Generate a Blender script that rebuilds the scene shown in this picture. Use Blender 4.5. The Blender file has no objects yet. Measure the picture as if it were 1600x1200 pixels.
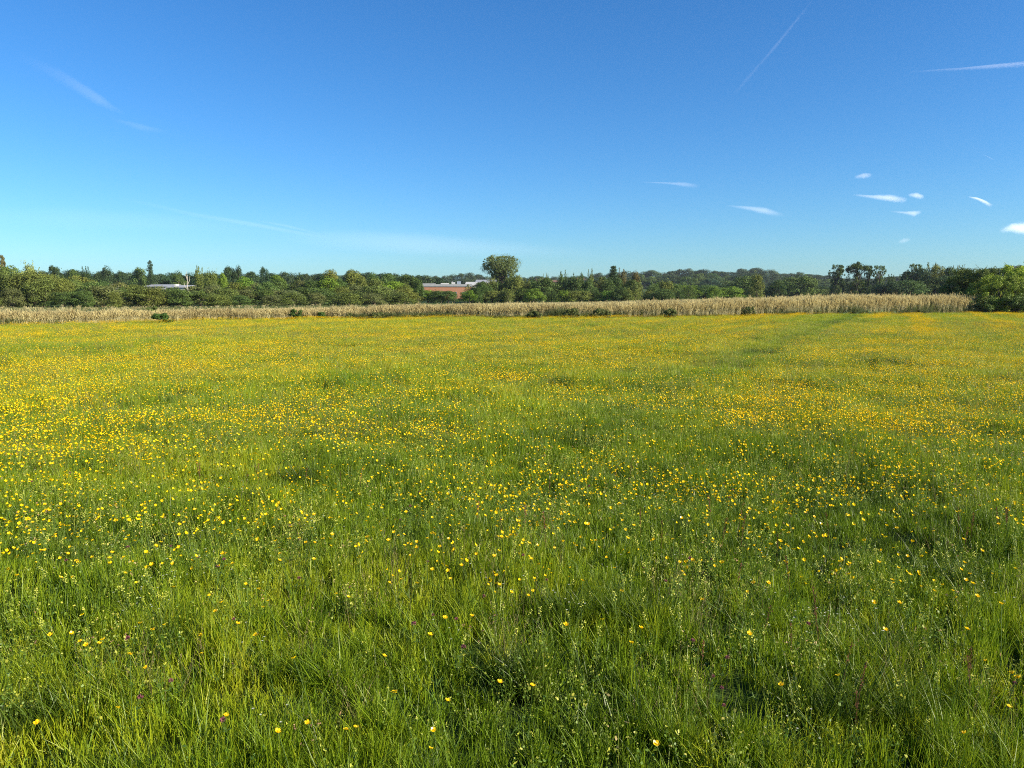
import bpy, math, random
import numpy as np
from mathutils import Vector, Matrix

sc = bpy.context.scene
COL = sc.collection
R = math.radians

# ------------------------------------------------------------------ camera
CAMH = 2.3
F = 1200.0                      # focal length in photo pixels (photo 1600 x 1200)
PITCH = math.atan(140.0 / F)    # looking slightly down: horizon at photo row 460
cam = bpy.data.cameras.new("camera")
cam.sensor_width = 36.0
cam.lens = 27.0
cam.clip_start = 0.05
cam.clip_end = 200000.0
camo = bpy.data.objects.new("camera", cam)
camo.location = (0, 0, CAMH)
camo.rotation_euler = (math.pi / 2 - PITCH, 0, 0)
COL.objects.link(camo)
sc.camera = camo

# ------------------------------------------------------------------ sky, sun, exposure
SUN_AZ, SUN_EL = R(112), R(27)
world = bpy.data.worlds.new("World")
sc.world = world
world.use_nodes = True
wn = world.node_tree
bg = wn.nodes['Background']
sky = wn.nodes.new('ShaderNodeTexSky')
sky.sky_type = 'NISHITA'
sky.sun_disc = False
sky.sun_elevation = SUN_EL
sky.sun_rotation = SUN_AZ
sky.air_density = 1.0
sky.dust_density = 0.35
sky.ozone_density = 5.0
sky.altitude = 0
hsv = wn.nodes.new('ShaderNodeHueSaturation')
hsv.inputs['Saturation'].default_value = 1.15
wn.links.new(sky.outputs[0], hsv.inputs['Color'])
wbal = wn.nodes.new('ShaderNodeVectorMath')      # the camera's cool, vivid rendering of a clear sky
wbal.operation = 'MULTIPLY'
wbal.inputs[1].default_value = (0.55, 0.81, 0.98)
wn.links.new(hsv.outputs[0], wbal.inputs[0])
wn.links.new(wbal.outputs[0], bg.inputs[0])
bg.inputs[1].default_value = 0.075
sl = bpy.data.lights.new("sun", 'SUN')
sl.energy = 5.0
sl.angle = R(0.53)
sl.color = (1.0, 0.90, 0.74)
so = bpy.data.objects.new("sun", sl)
d = Vector((math.sin(SUN_AZ) * math.cos(SUN_EL), math.cos(SUN_AZ) * math.cos(SUN_EL), math.sin(SUN_EL)))
so.rotation_euler = d.to_track_quat('Z', 'Y').to_euler()
so.location = (60, -20, 60)
COL.objects.link(so)
sc.view_settings.view_transform = 'Standard'
sc.view_settings.look = 'None'
sc.view_settings.exposure = 1.22
sc.view_settings.gamma = 1.0
sc.view_settings.use_curve_mapping = False
sc.render.engine = 'CYCLES'
sc.cycles.use_denoising = False
sc.cycles.filter_width = 1.0
sc.cycles.max_bounces = 8
sc.cycles.diffuse_bounces = 3
sc.cycles.glossy_bounces = 2
sc.cycles.transmission_bounces = 4
sc.cycles.transparent_max_bounces = 12
sc.cycles.volume_bounces = 0

# ------------------------------------------------------------------ helpers
def ray(u, v):
    """world direction of a photo pixel"""
    x, y, z = (u - 800.0) / F, 1.0, (600.0 - v) / F
    c, s = math.cos(PITCH), math.sin(PITCH)
    return np.array([x, y * c + z * s, z * c - y * s])

def at(u, v, Y):
    r = ray(u, v)
    return np.array([0, 0, CAMH]) + r * (Y / r[1])

def gnd(u, v):
    r = ray(u, v)
    return np.array([0, 0, CAMH]) + r * (-CAMH / r[2])

def px(X, Y, Z):
    """photo pixel of world points (arrays)"""
    c, s = math.cos(PITCH), math.sin(PITCH)
    dz = Z - CAMH
    f = Y * c - dz * s
    up = Y * s + dz * c
    return 800 + F * X / f, 600 - F * up / f

def hash2(ix, iy, seed):
    n = (ix.astype(np.int64) * 374761393 + iy.astype(np.int64) * 668265263 + seed * 982451653) & 0x7fffffff
    n = ((n ^ (n >> 13)) * 1274126177) & 0x7fffffff
    return ((n ^ (n >> 16)) & 0xffff) / 65535.0

def vnoise(x, y, seed=0):
    x = np.asarray(x, float); y = np.asarray(y, float)
    ix, iy = np.floor(x), np.floor(y)
    fx, fy = x - ix, y - iy
    fx = fx * fx * (3 - 2 * fx); fy = fy * fy * (3 - 2 * fy)
    a = hash2(ix, iy, seed); b = hash2(ix + 1, iy, seed)
    c = hash2(ix, iy + 1, seed); d_ = hash2(ix + 1, iy + 1, seed)
    return (a * (1 - fx) + b * fx) * (1 - fy) + (c * (1 - fx) + d_ * fx) * fy

def fbm(x, y, seed=0, octv=3):
    t, a, s = 0, 1.0, 0
    for k in range(octv):
        t = t + a * vnoise(x * 2 ** k, y * 2 ** k, seed + 17 * k); s += a; a *= 0.5
    return t / s

def sstep(a, b, x):
    t = np.clip((x - a) / (b - a), 0, 1)
    return t * t * (3 - 2 * t)

def mesh_np(name, verts, faces_idx, sizes, mats=(), fm=None, smooth=False):
    """verts (N,3); faces_idx flat; sizes per face"""
    me = bpy.data.meshes.new(name)
    verts = np.asarray(verts, np.float32)
    me.vertices.add(len(verts)); me.vertices.foreach_set('co', verts.ravel())
    faces_idx = np.asarray(faces_idx, np.int32); sizes = np.asarray(sizes, np.int32)
    me.loops.add(len(faces_idx)); me.loops.foreach_set('vertex_index', faces_idx)
    me.polygons.add(len(sizes))
    st = np.concatenate([[0], np.cumsum(sizes)[:-1]]).astype(np.int32)
    me.polygons.foreach_set('loop_start', st)
    if fm is not None: me.polygons.foreach_set('material_index', np.asarray(fm, np.int32))
    if smooth: me.polygons.foreach_set('use_smooth', np.ones(len(sizes), bool))
    for m in mats: me.materials.append(m)
    me.update(calc_edges=True)
    return me

class MB:
    """collects simple geometry of one part"""
    def __init__(s): s.v = []; s.f = []; s.m = []; s.cur = 0
    def add(s, vs, fs):
        o = len(s.v); s.v += [tuple(p) for p in vs]
        for f in fs: s.f.append([o + i for i in f]); s.m.append(s.cur)
    def box(s, x0, x1, y0, y1, z0, z1, M=None):
        vs = [(x, y, z) for z in (z0, z1) for y in (y0, y1) for x in (x0, x1)]
        if M is not None: vs = [tuple(M @ Vector(p)) for p in vs]
        s.add(vs, [(0, 2, 3, 1), (4, 5, 7, 6), (0, 1, 5, 4), (2, 6, 7, 3), (0, 4, 6, 2), (1, 3, 7, 5)])
    def tube(s, pts, rad, n=6):
        pts = [Vector(p) for p in pts]
        rings = []
        for i, p in enumerate(pts):
            t = (pts[min(i + 1, len(pts) - 1)] - pts[max(i - 1, 0)]).normalized()
            a = t.cross(Vector((0.3, 0.9, 0.1)))
            if a.length < 1e-3: a = t.cross(Vector((1, 0, 0)))
            a.normalize(); b = t.cross(a)
            r = rad[i] if hasattr(rad, '__len__') else rad
            rings.append([p + (a * math.cos(2 * math.pi * k / n) + b * math.sin(2 * math.pi * k / n)) * r for k in range(n)])
        vs = [q for rg in rings for q in rg]; fs = []
        for i in range(len(pts) - 1):
            for k in range(n):
                fs.append((i * n + k, i * n + (k + 1) % n, (i + 1) * n + (k + 1) % n, (i + 1) * n + k))
        fs.append(tuple(range((len(pts) - 1) * n, len(pts) * n)))
        s.add(vs, fs)
    def mesh(s, name, mats):
        me = mesh_np(name, s.v, [i for f in s.f for i in f], [len(f) for f in s.f],
                     mats if isinstance(mats, (list, tuple)) else [mats], s.m)
        me.polygons.foreach_set('use_smooth', np.zeros(len(s.f), bool))
        return me

def link(name, me, parent=None, loc=None):
    o = bpy.data.objects.new(name, me); COL.objects.link(o)
    if parent is not None: o.parent = parent
    if loc is not None: o.location = loc
    return o

def tag(o, label=None, cat=None, group=None, kind=None):
    if label: o['label'] = label
    if cat: o['category'] = cat
    if group: o['group'] = group
    if kind: o['kind'] = kind
    return o

def thing(name, loc, label, cat, group=None, rz=0.0, scale=None):
    o = bpy.data.objects.new(name, None); COL.objects.link(o)
    o.location = loc; o.rotation_euler = (0, 0, rz)
    o.empty_display_size = 0.1
    if scale is not None: o.scale = scale
    return tag(o, label, cat, group)

# ------------------------------------------------------------------ materials
def mat(name): 
    m = bpy.data.materials.new(name); m.use_nodes = True
    nt = m.node_tree
    for n in list(nt.nodes): nt.nodes.remove(n)
    return m, nt

def N(nt, t, **kw):
    n = nt.nodes.new(t)
    for k, v in kw.items():
        if k.startswith('i_'):
            n.inputs[k[2:].replace('_', ' ')].default_value = v
        else: setattr(n, k, v)
    return n

def ramp(nt, fac, stops):
    r = nt.nodes.new('ShaderNodeValToRGB')
    e = r.color_ramp.elements
    while len(e) < len(stops): e.new(0.5)
    for k, (p, c) in enumerate(stops):
        e[k].position = p; e[k].color = (*c, 1)
    nt.links.new(fac, r.inputs[0])
    return r.outputs[0]

def leaf_shader(nt, col, trans=0.4, rough=0.5, spec=0.3, tcol=None):
    """diffuse + a little sheen + light passing through the blade"""
    out = N(nt, 'ShaderNodeOutputMaterial')
    p = N(nt, 'ShaderNodeBsdfPrincipled')
    p.inputs['Roughness'].default_value = rough
    p.inputs['Specular IOR Level'].default_value = spec
    t = N(nt, 'ShaderNodeBsdfTranslucent')
    mx = N(nt, 'ShaderNodeMixShader'); mx.inputs[0].default_value = trans
    nt.links.new(col, p.inputs['Base Color'])
    nt.links.new(tcol if tcol is not None else col, t.inputs['Color'])
    nt.links.new(p.outputs[0], mx.inputs[1]); nt.links.new(t.outputs[0], mx.inputs[2])
    nt.links.new(mx.outputs[0], out.inputs[0])

def tint_mat(name, stops, trans=0.4, rough=0.5, spec=0.3, hstops=None):
    """colour from the per-plant 'tint' carried by each instance"""
    m, nt = mat(name)
    a = N(nt, 'ShaderNodeAttribute', attribute_type='INSTANCER', attribute_name='tint')
    c = ramp(nt, a.outputs['Fac'], stops)
    if hstops:      # colour along the plant's own height (local z)
        tc = N(nt, 'ShaderNodeTexCoord'); sp = N(nt, 'ShaderNodeSeparateXYZ')
        nt.links.new(tc.outputs['Generated'], sp.inputs[0])
        h = ramp(nt, sp.outputs[2], hstops)
        mx = N(nt, 'ShaderNodeMix', data_type='RGBA', blend_type='MULTIPLY')
        mx.inputs['Factor'].default_value = 1
        nt.links.new(c, mx.inputs['A']); nt.links.new(h, mx.inputs['B'])
        c = mx.outputs['Result']
    leaf_shader(nt, c, trans, rough, spec)
    return m

def plain_mat(name, col, trans=0.0, rough=0.6, spec=0.3, var=0.15, scale=30.0):
    m, nt = mat(name)
    tc = N(nt, 'ShaderNodeTexCoord'); no = N(nt, 'ShaderNodeTexNoise'); no.inputs['Scale'].default_value = scale
    nt.links.new(tc.outputs['Object'], no.inputs[0])
    c = ramp(nt, no.outputs['Fac'], [(0.3, tuple(x * (1 - var) for x in col)), (0.7, tuple(min(1, x * (1 + var)) for x in col))])
    leaf_shader(nt, c, trans, rough, spec)
    return m

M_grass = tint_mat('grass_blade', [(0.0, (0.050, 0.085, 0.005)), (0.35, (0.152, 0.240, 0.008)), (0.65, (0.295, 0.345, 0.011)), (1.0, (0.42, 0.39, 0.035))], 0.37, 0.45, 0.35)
M_straw = tint_mat('dry_stem', [(0.0, (0.20, 0.15, 0.06)), (1.0, (0.36, 0.29, 0.13))], 0.3, 0.6, 0.2)
M_seed = tint_mat('grass_seed_head', [(0.0, (0.11, 0.09, 0.035)), (1.0, (0.26, 0.21, 0.09))], 0.3, 0.7, 0.1)
M_butter = tint_mat('buttercup_petal', [(0.0, (0.82, 0.50, 0.004)), (1.0, (0.90, 0.63, 0.005))], 0.35, 0.5, 0.15)
M_stem = tint_mat('flower_stem', [(0.0, (0.06, 0.12, 0.015)), (1.0, (0.11, 0.17, 0.03))], 0.3)
M_reed = tint_mat('dry_reed', [(0.0, (0.21, 0.18, 0.09)), (0.5, (0.46, 0.41, 0.215)), (1.0, (0.70, 0.64, 0.37))], 0.42, 0.65, 0.2)
M_plume = tint_mat('reed_plume', [(0.0, (0.30, 0.235, 0.10)), (1.0, (0.60, 0.52, 0.25))], 0.45, 0.8, 0.1)
M_greenreed = tint_mat('green_reed', [(0.0, (0.06, 0.085, 0.022)), (1.0, (0.20, 0.215, 0.07))], 0.35)
M_pale = tint_mat('pale_green_leaf', [(0.0, (0.12, 0.20, 0.06)), (1.0, (0.22, 0.30, 0.12))], 0.3)
P_petal = plain_mat('yellow_petal', (0.86, 0.58, 0.005), 0.35, 0.3, 0.5, 0.08)
P_stem = plain_mat('green_stem', (0.08, 0.14, 0.02), 0.3)
P_rattle = plain_mat('pale_yellow_floret', (0.52, 0.54, 0.09), 0.35, 0.6)
P_rattle_leaf = plain_mat('rattle_leaf', (0.15, 0.22, 0.04), 0.35, 0.6)
P_clover = plain_mat('clover_pink', (0.24, 0.085, 0.10), 0.3, 0.8, 0.1, 0.3, 120)
P_white = plain_mat('small_white_petal', (0.62, 0.62, 0.50), 0.3, 0.6)
P_sorrel = plain_mat('rusty_sorrel_seed', (0.17, 0.075, 0.04), 0.3, 0.8, 0.1, 0.3, 90)

# ------------------------------------------------------------------ terrain
def bumps(x, y):
    near = 1 - sstep(90, 200, y)
    return near * (0.24 * (fbm(x * 0.20, y * 0.20, 3, 3) - 0.5) + 0.12 * (fbm(x * 0.7, y * 0.7, 9, 2) - 0.5)) * sstep(1.0, 5, np.hypot(x, y))

def hill(x, y):
    # low ridges well behind the marsh
    r = x / np.maximum(y, 1.0)
    prof = 13 + 9 * sstep(0.05, 0.3, r) + 5 * sstep(0.55, 0.8, r) - 5 * sstep(-0.5, -0.15, -np.abs(r + 0.3)) + 5 * (fbm(r * 9, y * 0.002, 5, 3) - 0.5)
    return sstep(430, 1150, y) * prof + sstep(230, 420, y) * 0.6

def gz(x, y):
    x = np.asarray(x, float); y = np.asarray(y, float)
    return bumps(x, y) + hill(x, y)

def build_ground():
    ys = np.concatenate([np.arange(-60, 0, 6), np.arange(0, 30, 0.4), np.arange(30, 100, 1.0), np.arange(100, 300, 8), np.arange(300, 1300, 25), [1300, 1600, 1900, 2300]])
    n = 461
    rows = []
    for y in ys:
        half = 60 + max(0, y) * 1.35
        t = np.linspace(-1, 1, n); x = half * np.sign(t) * np.abs(t) ** 1.9
        rows.append(np.stack([x, np.full(n, y), gz(x, np.full(n, y)) - .015], 1))
    v = np.concatenate(rows); m = len(ys)
    i, j = np.meshgrid(np.arange(m - 1), np.arange(n - 1), indexing='ij')
    a = (i * n + j).ravel()
    f = np.stack([a, a + 1, a + n + 1, a + n], 1).ravel()
    mt, nt = mat('meadow_soil')
    tc = N(nt, 'ShaderNodeTexCoord'); no = N(nt, 'ShaderNodeTexNoise'); no.inputs['Scale'].default_value = 1.3; no.inputs['Detail'].default_value = 8
    nt.links.new(tc.outputs['Object'], no.inputs[0])
    c = ramp(nt, no.outputs['Fac'], [(0.3, (0.028, 0.040, 0.010)), (0.6, (0.045, 0.075, 0.014)), (0.8, (0.07, 0.075, 0.03))])
    out = N(nt, 'ShaderNodeOutputMaterial'); p = N(nt, 'ShaderNodeBsdfPrincipled'); p.inputs['Roughness'].default_value = 0.95
    p.inputs['Specular IOR Level'].default_value = 0.1
    bu = N(nt, 'ShaderNodeBump'); bu.inputs['Strength'].default_value = 0.5
    nt.links.new(no.outputs['Fac'], bu.inputs['Height']); nt.links.new(bu.outputs[0], p.inputs['Normal'])
    nt.links.new(c, p.inputs['Base Color']); nt.links.new(p.outputs[0], out.inputs[0])
    o = link('ground', mesh_np('ground', v, f, np.full(len(a), 4), [mt], smooth=True))
    tag(o, kind='structure')
build_ground()

# ------------------------------------------------------------------ scattering (stuff only)
def scatter(name, protos, pos, yaw, scl, tint, label, var=None, tilt=None):
    n = len(pos)
    me = bpy.data.meshes.new(name)
    me.vertices.add(n); me.vertices.foreach_set('co', np.asarray(pos, np.float32).ravel())
    def attr(nm, ty, arr, key):
        a = me.attributes.new(nm, ty, 'POINT'); a.data.foreach_set(key, np.asarray(arr).ravel())
    rot = np.zeros((n, 3), np.float32); rot[:, 2] = yaw
    if tilt is not None: rot[:, 0] = tilt[:, 0]; rot[:, 1] = tilt[:, 1]
    attr('rot', 'FLOAT_VECTOR', rot, 'vector')
    s = np.asarray(scl, np.float32)
    if s.ndim == 1: s = np.repeat(s[:, None], 3, 1)
    attr('scl', 'FLOAT_VECTOR', s.astype(np.float32), 'vector')
    attr('tint', 'FLOAT', np.clip(tint, 0, 1).astype(np.float32), 'value')
    if var is None: var = rng.integers(0, len(protos), n)
    attr('var', 'INT', var.astype(np.int32), 'value')
    o = link(name, me)
    ng = bpy.data.node_groups.new(name, 'GeometryNodeTree')
    ng.interface.new_socket('Geometry', in_out='INPUT', socket_type='NodeSocketGeometry')
    ng.interface.new_socket('Geometry', in_out='OUTPUT', socket_type='NodeSocketGeometry')
    gi = ng.nodes.new('NodeGroupInput'); go = ng.nodes.new('NodeGroupOutput')
    iop = ng.nodes.new('GeometryNodeInstanceOnPoints'); jn = ng.nodes.new('GeometryNodeJoinGeometry')
    for p in protos[::-1]:
        oi = ng.nodes.new('GeometryNodeObjectInfo'); oi.inputs['As Instance'].default_value = True
        oi.inputs[0].default_value = p
        ng.links.new(oi.outputs['Geometry'], jn.inputs[0])
    def na(nm, ty):
        a = ng.nodes.new('GeometryNodeInputNamedAttribute'); a.data_type = ty; a.inputs[0].default_value = nm
        return a.outputs['Attribute']
    ng.links.new(gi.outputs[0], iop.inputs['Points']); ng.links.new(jn.outputs[0], iop.inputs['Instance'])
    iop.inputs['Pick Instance'].default_value = True
    ng.links.new(na('var', 'INT'), iop.inputs['Instance Index'])
    e2r = ng.nodes.new('FunctionNodeEulerToRotation')
    ng.links.new(na('rot', 'FLOAT_VECTOR'), e2r.inputs[0])
    ng.links.new(e2r.outputs[0], iop.inputs['Rotation'])
    ng.links.new(na('scl', 'FLOAT_VECTOR'), iop.inputs['Scale'])
    ng.links.new(iop.outputs[0], go.inputs[0])
    md = o.modifiers.new('scatter', 'NODES'); md.node_group = ng
    tag(o, label, kind='stuff')
    return o

rng = np.random.default_rng(7)

def blades(rng, n, rad, h0, h1, w, lean=0.35, seg=3, spread=1.0):
    """n curved tapering blades -> verts, face idx, sizes"""
    ang = rng.uniform(0, 2 * np.pi, n); r = rad * np.sqrt(rng.uniform(0, 1, n))
    bx, by = r * np.cos(ang), r * np.sin(ang)
    h = rng.uniform(h0, h1, n)
    la = rng.normal(0, lean, n) + 0.1; ld = rng.uniform(0, 2 * np.pi, n)
    bend = rng.uniform(0.1, 1.0, n) * lean * 1.6
    fa = rng.uniform(0, np.pi, n)
    V, Fi, S = [], [], []
    ts = np.linspace(0, 1, seg + 1)
    nv = 2 * seg + 1
    P = np.zeros((n, nv, 3))
    for k, t in enumerate(ts):
        ho = h * (la * t + bend * t * t)
        cx = bx + ho * np.cos(ld); cy = by + ho * np.sin(ld)
        cz = h * t * (1 - 0.35 * bend * t) - 0.01
        ww = w * (1 - t ** 1.6) * (0.7 + 0.3 * math.sin(min(1, t * 3) * math.pi / 2)) * rng.uniform(0.7, 1.3, n)
        if k < seg:
            P[:, 2 * k] = np.stack([cx - ww * np.cos(fa) / 2, cy - ww * np.sin(fa) / 2, cz], 1)
            P[:, 2 * k + 1] = np.stack([cx + ww * np.cos(fa) / 2, cy + ww * np.sin(fa) / 2, cz], 1)
        else: P[:, 2 * k] = np.stack([cx, cy, cz], 1)
    base = (np.arange(n) * nv)[:, None]
    pat = []; sz = []
    for k in range(seg - 1):
        pat += [2 * k, 2 * k + 1, 2 * k + 3, 2 * k + 2]; sz.append(4)
    pat += [2 * seg - 2, 2 * seg - 1, 2 * seg]; sz.append(3)
    return P.reshape(-1, 3), (base + np.array(pat)[None, :]).ravel(), np.tile(sz, n)

def join(parts):
    """parts: list of (V, F, S, matindex)"""
    V, Fi, S, Mx = [], [], [], []; o = 0
    for v, f, s, m in parts:
        V.append(np.asarray(v)); Fi.append(np.asarray(f) + o); S.append(np.asarray(s)); Mx.append(np.full(len(s), m)); o += len(v)
    return np.concatenate(V), np.concatenate(Fi), np.concatenate(S), np.concatenate(Mx)

def proto(name, parts, mats):
    V, Fi, S, Mx = join(parts)
    return bpy.data.objects.new(name, mesh_np(name, V, Fi, S, mats, Mx))     # not linked: only a scatter source

def quads(c, a, b):
    """small quads at centres c with half axes a, b"""
    n = len(c)
    V = np.stack([c - a - b, c + a - b, c + a + b, c - a + b], 1).reshape(-1, 3)
    return V, np.arange(4 * n), np.full(n, 4)

def seedheads(rng, n, rad, h0, h1, w=0.0016, hw=0.006, hl=0.06):
    """thin stalks with a loose head"""
    parts = []
    v, f, s = blades(rng, n, rad, h0, h1, w * 1.6, 0.16, 3)
    nv = 7
    tips = v.reshape(n, nv, 3)[:, -1]
    k = 7
    c = np.repeat(tips, k, 0) - np.array([0, 0, 1.0]) * rng.uniform(0, hl, (n * k, 1)) + rng.normal(0, hw * 0.5, (n * k, 3)) * [1, 1, 0.3]
    a = rng.normal(0, 1, (n * k, 3)); a[:, 2] *= 0.2; a /= np.linalg.norm(a, axis=1)[:, None]
    b = np.tile([0, 0, 1.0], (n * k, 1)) + rng.normal(0, 0.3, (n * k, 3))
    q = quads(c, a * hw * 0.25, b * hw * 0.7)
    return [(v, f, s, 0), (*q, 1)]

GR_NEAR = [proto('grass_tuft', [(*blades(rng, 36, 0.075, 0.09, 0.28, 0.0066, 0.15, 4), 0),
                                (*blades(rng, 12, 0.09, 0.05, 0.16, 0.006, 0.6, 3), 0)], [M_grass]) for _ in range(6)]
GR_TALL = [proto('tall_grass_tuft', [(*blades(rng, 40, 0.07, 0.22, 0.50, 0.0075, 0.24, 4), 0)], [M_grass]) for _ in range(3)]
GR_MID = [proto('grass_clump', [(*blades(rng, 70, 0.20, 0.12, 0.32, 0.0075, 0.2, 3), 0)], [M_grass]) for _ in range(5)]
SEEDS = [proto('seeding_grass', seedheads(rng, 14, 0.16, 0.28, 0.48), [M_seed, M_seed]) for _ in range(3)]

def boundary_y(x):
    """near edge of the reed bed: depth as a function of x (plan view line)"""
    us = np.array([-500, 0, 60, 120, 240, 330, 450, 700, 900, 1100, 1300, 1500, 1600, 2200.])
    vs = np.array([530, 513, 511, 509, 505, 502.5, 500, 498, 497, 495, 493, 491, 490, 486.])
    Y = CAMH * F / (vs - 460); X = (us - 800) / F * Y
    return np.interp(x, X, Y)

def wedge(rng, n, y0, y1, margin=1.18, pad=1.5):
    """random plan points in the visible wedge (with room at both sides), uniform per m2"""
    y = np.sqrt(rng.uniform(y0 ** 2, y1 ** 2, n))
    x = rng.uniform(-1, 1, n) * (0.667 * margin * y + pad)
    return x, y

def area(y0, y1, margin=1.18, pad=1.5):
    return 0.667 * margin * (y1 ** 2 - y0 ** 2) + 2 * pad * (y1 - y0)

# stripes left by mowing / walking run into the distance along this direction
def stripe_s(x, y): return x * 0.89 - y * 0.456
def stripe_t(x, y): return x * 0.456 + y * 0.89

def blob(u, v, uc, vc, ru, rv):
    return np.exp(-(((u - uc) / ru) ** 2 + ((v - vc) / rv) ** 2))

# patches of the meadow, kept as plan ellipses found from where they lie in the photo
def patch(x, y, uc, vc, ru, rv):
    u, v = px(x, y, np.zeros_like(x))
    return blob(u, v, uc, vc, ru, rv)

SHADE_HOLLOWS = [(1385, 577, 60, 6, 1), (490, 765, 60, 14, 1), (1035, 748, 50, 12, 1), (885, 606, 40, 6, .8), (1260, 610, 60, 12, .6), (1190, 552, 40, 5, .7), (1290, 700, 60, 12, .6),
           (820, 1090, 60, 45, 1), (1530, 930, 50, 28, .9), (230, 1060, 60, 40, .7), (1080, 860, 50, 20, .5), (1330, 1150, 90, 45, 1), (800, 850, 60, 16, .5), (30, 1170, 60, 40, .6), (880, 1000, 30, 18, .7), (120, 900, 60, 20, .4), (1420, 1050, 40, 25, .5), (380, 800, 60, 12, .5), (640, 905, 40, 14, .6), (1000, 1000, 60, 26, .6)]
GREENS = [(330, 640, 190, 26), (560, 600, 120, 14), (1130, 600, 50, 14), (900, 700, 160, 18), (1400, 760, 220, 30), (700, 505, 130, 3.5), (60, 550, 130, 8), (240, 540, 90, 5), (600, 660, 130, 14), (1180, 720, 130, 16), (180, 583, 60, 6), (1310, 505, 60, 4), (1500, 860, 140, 50)]
YELLOWS = [(120, 612, 240, 22), (400, 585, 220, 14), (350, 505, 500, 5), (250, 528, 260, 4), (640, 502, 260, 4), (1180, 545, 80, 10), (1220, 520, 60, 8), (750, 540, 300, 20), (1480, 580, 200, 50), (1100, 680, 120, 14), (290, 740, 180, 40), (780, 710, 60, 10), (1400, 520, 160, 14), (130, 775, 60, 20), (870, 820, 120, 20), (1380, 650, 200, 24), (430, 800, 90, 20)]

def field(x, y):
    """returns hollow, green, yellow, path amounts"""
    u, v = px(x, y, np.zeros_like(x))
    ho = sum(w * blob(u, v, a, b, c, d_) for a, b, c, d_, w in SHADE_HOLLOWS)
    g = sum(blob(u, v, *q) for q in GREENS); ye = sum(blob(u, v, *q) for q in YELLOWS)
    s, t = stripe_s(x, y), stripe_t(x, y)
    wob = 0.5 * (fbm(t * 0.12, t * 0, 21, 2) - 0.5)
    path = 1.25 * np.exp(-((s + 4.9 + wob) / 0.85) ** 2) * sstep(14, 22, y)
    return np.clip(ho, 0, 1), np.clip(g, 0, 1), np.clip(ye, 0, 1), path, u, v

def in_meadow(x, y, back=0.0): return y < boundary_y(x) + back

def grass_height(x, y, ho, g, path):
    n = fbm(x * 0.9, y * 0.9, 31, 3); big = fbm(x * 0.25, y * 0.25, 33, 2)
    h = 0.74 + 1.25 * (n - 0.45) + 0.3 * (big - 0.5)
    h = h + 0.25 * g - 0.25 * path
    return np.clip(h, 0.40, 1.35)

def tintf(x, y, g, ye, path):
    t = 0.30 + 0.55 * (fbm(x * 0.55, y * 0.55, 41, 3) - 0.35) + 0.28 * sstep(7, 22, y) - 0.20 * g - 0.17 * path + 0.1 * ye
    return t

def grass_layer(name, protos, n, y0, y1, sbase, label, fade_in=None):
    x, y = wedge(rng, n, y0, y1)
    ho, g, ye, path, u, v = field(x, y)
    # hollows: grass is only thinned here; the dark comes from tinted tufts
    keep = (rng.uniform(0, 1, n) > 0.5 * ho * (vnoise(x * 4, y * 4, 5) > 0.3)) & in_meadow(x, y, 0.6)
    x, y, ho, g, ye, path = [q[keep] for q in (x, y, ho, g, ye, path)]
    h = grass_height(x, y, ho, g, path)
    z = gz(x, y)
    m = len(x)
    sc3 = np.stack([sbase * rng.uniform(0.85, 1.25, m)] * 2 + [h * rng.uniform(0.8, 1.2, m) * sbase], 1)
    tint = tintf(x, y, g, ye, path) + rng.normal(0, 0.13, m)
    tilt = rng.normal(0, 0.07, (m, 2))
    return scatter(name, protos, np.stack([x, y, z], 1), rng.uniform(0, 6.28, m), sc3, tint, label, tilt=tilt)

G1 = grass_layer('meadow_grass', GR_NEAR, int(area(1.5, 14) * 110), 1.5, 14, 1.0, 'dense green meadow grass at the photographer\'s feet')
G2 = grass_layer('meadow_grass', GR_MID, int(area(14, 100) * 17), 14, 100, 1.0, 'green and yellowish meadow grass stretching to the reeds')

# taller fresh tussocks in the near grass
def tussocks():
    x, y = wedge(rng, 260, 2.4, 40)
    w = fbm(x * 0.5, y * 0.5, 51, 2)
    k = w > 0.50; x, y = x[k], y[k]
    X, Y = [], []
    for a, b in zip(x, y):
        c = rng.integers(5, 16); X.append(a + rng.normal(0, 0.16, c)); Y.append(b + rng.normal(0, 0.16, c))
    for a, b in zip(*wedge(rng, 46, 3.0, 5.2)):      # thick lush tufts close by
        c = rng.integers(6, 22); X.append(a + rng.normal(0, 0.13, c)); Y.append(b + rng.normal(0, 0.13, c))
    x = np.concatenate(X); y = np.concatenate(Y); k = in_meadow(x, y); x, y = x[k], y[k]; m = len(x)
    s = rng.uniform(0.42, 0.72, m)
    scatter('tall_grass', GR_TALL, np.stack([x, y, gz(x, y)], 1), rng.uniform(0, 6.28, m), np.stack([s * 1.2, s * 1.2, s * rng.uniform(0.7, 1.15, m)], 1),
            0.36 + rng.normal(0, 0.16, m), 'taller fresh green tussock grass rising from the meadow', tilt=rng.normal(0, 0.12, (m, 2)))
tussocks()

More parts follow.
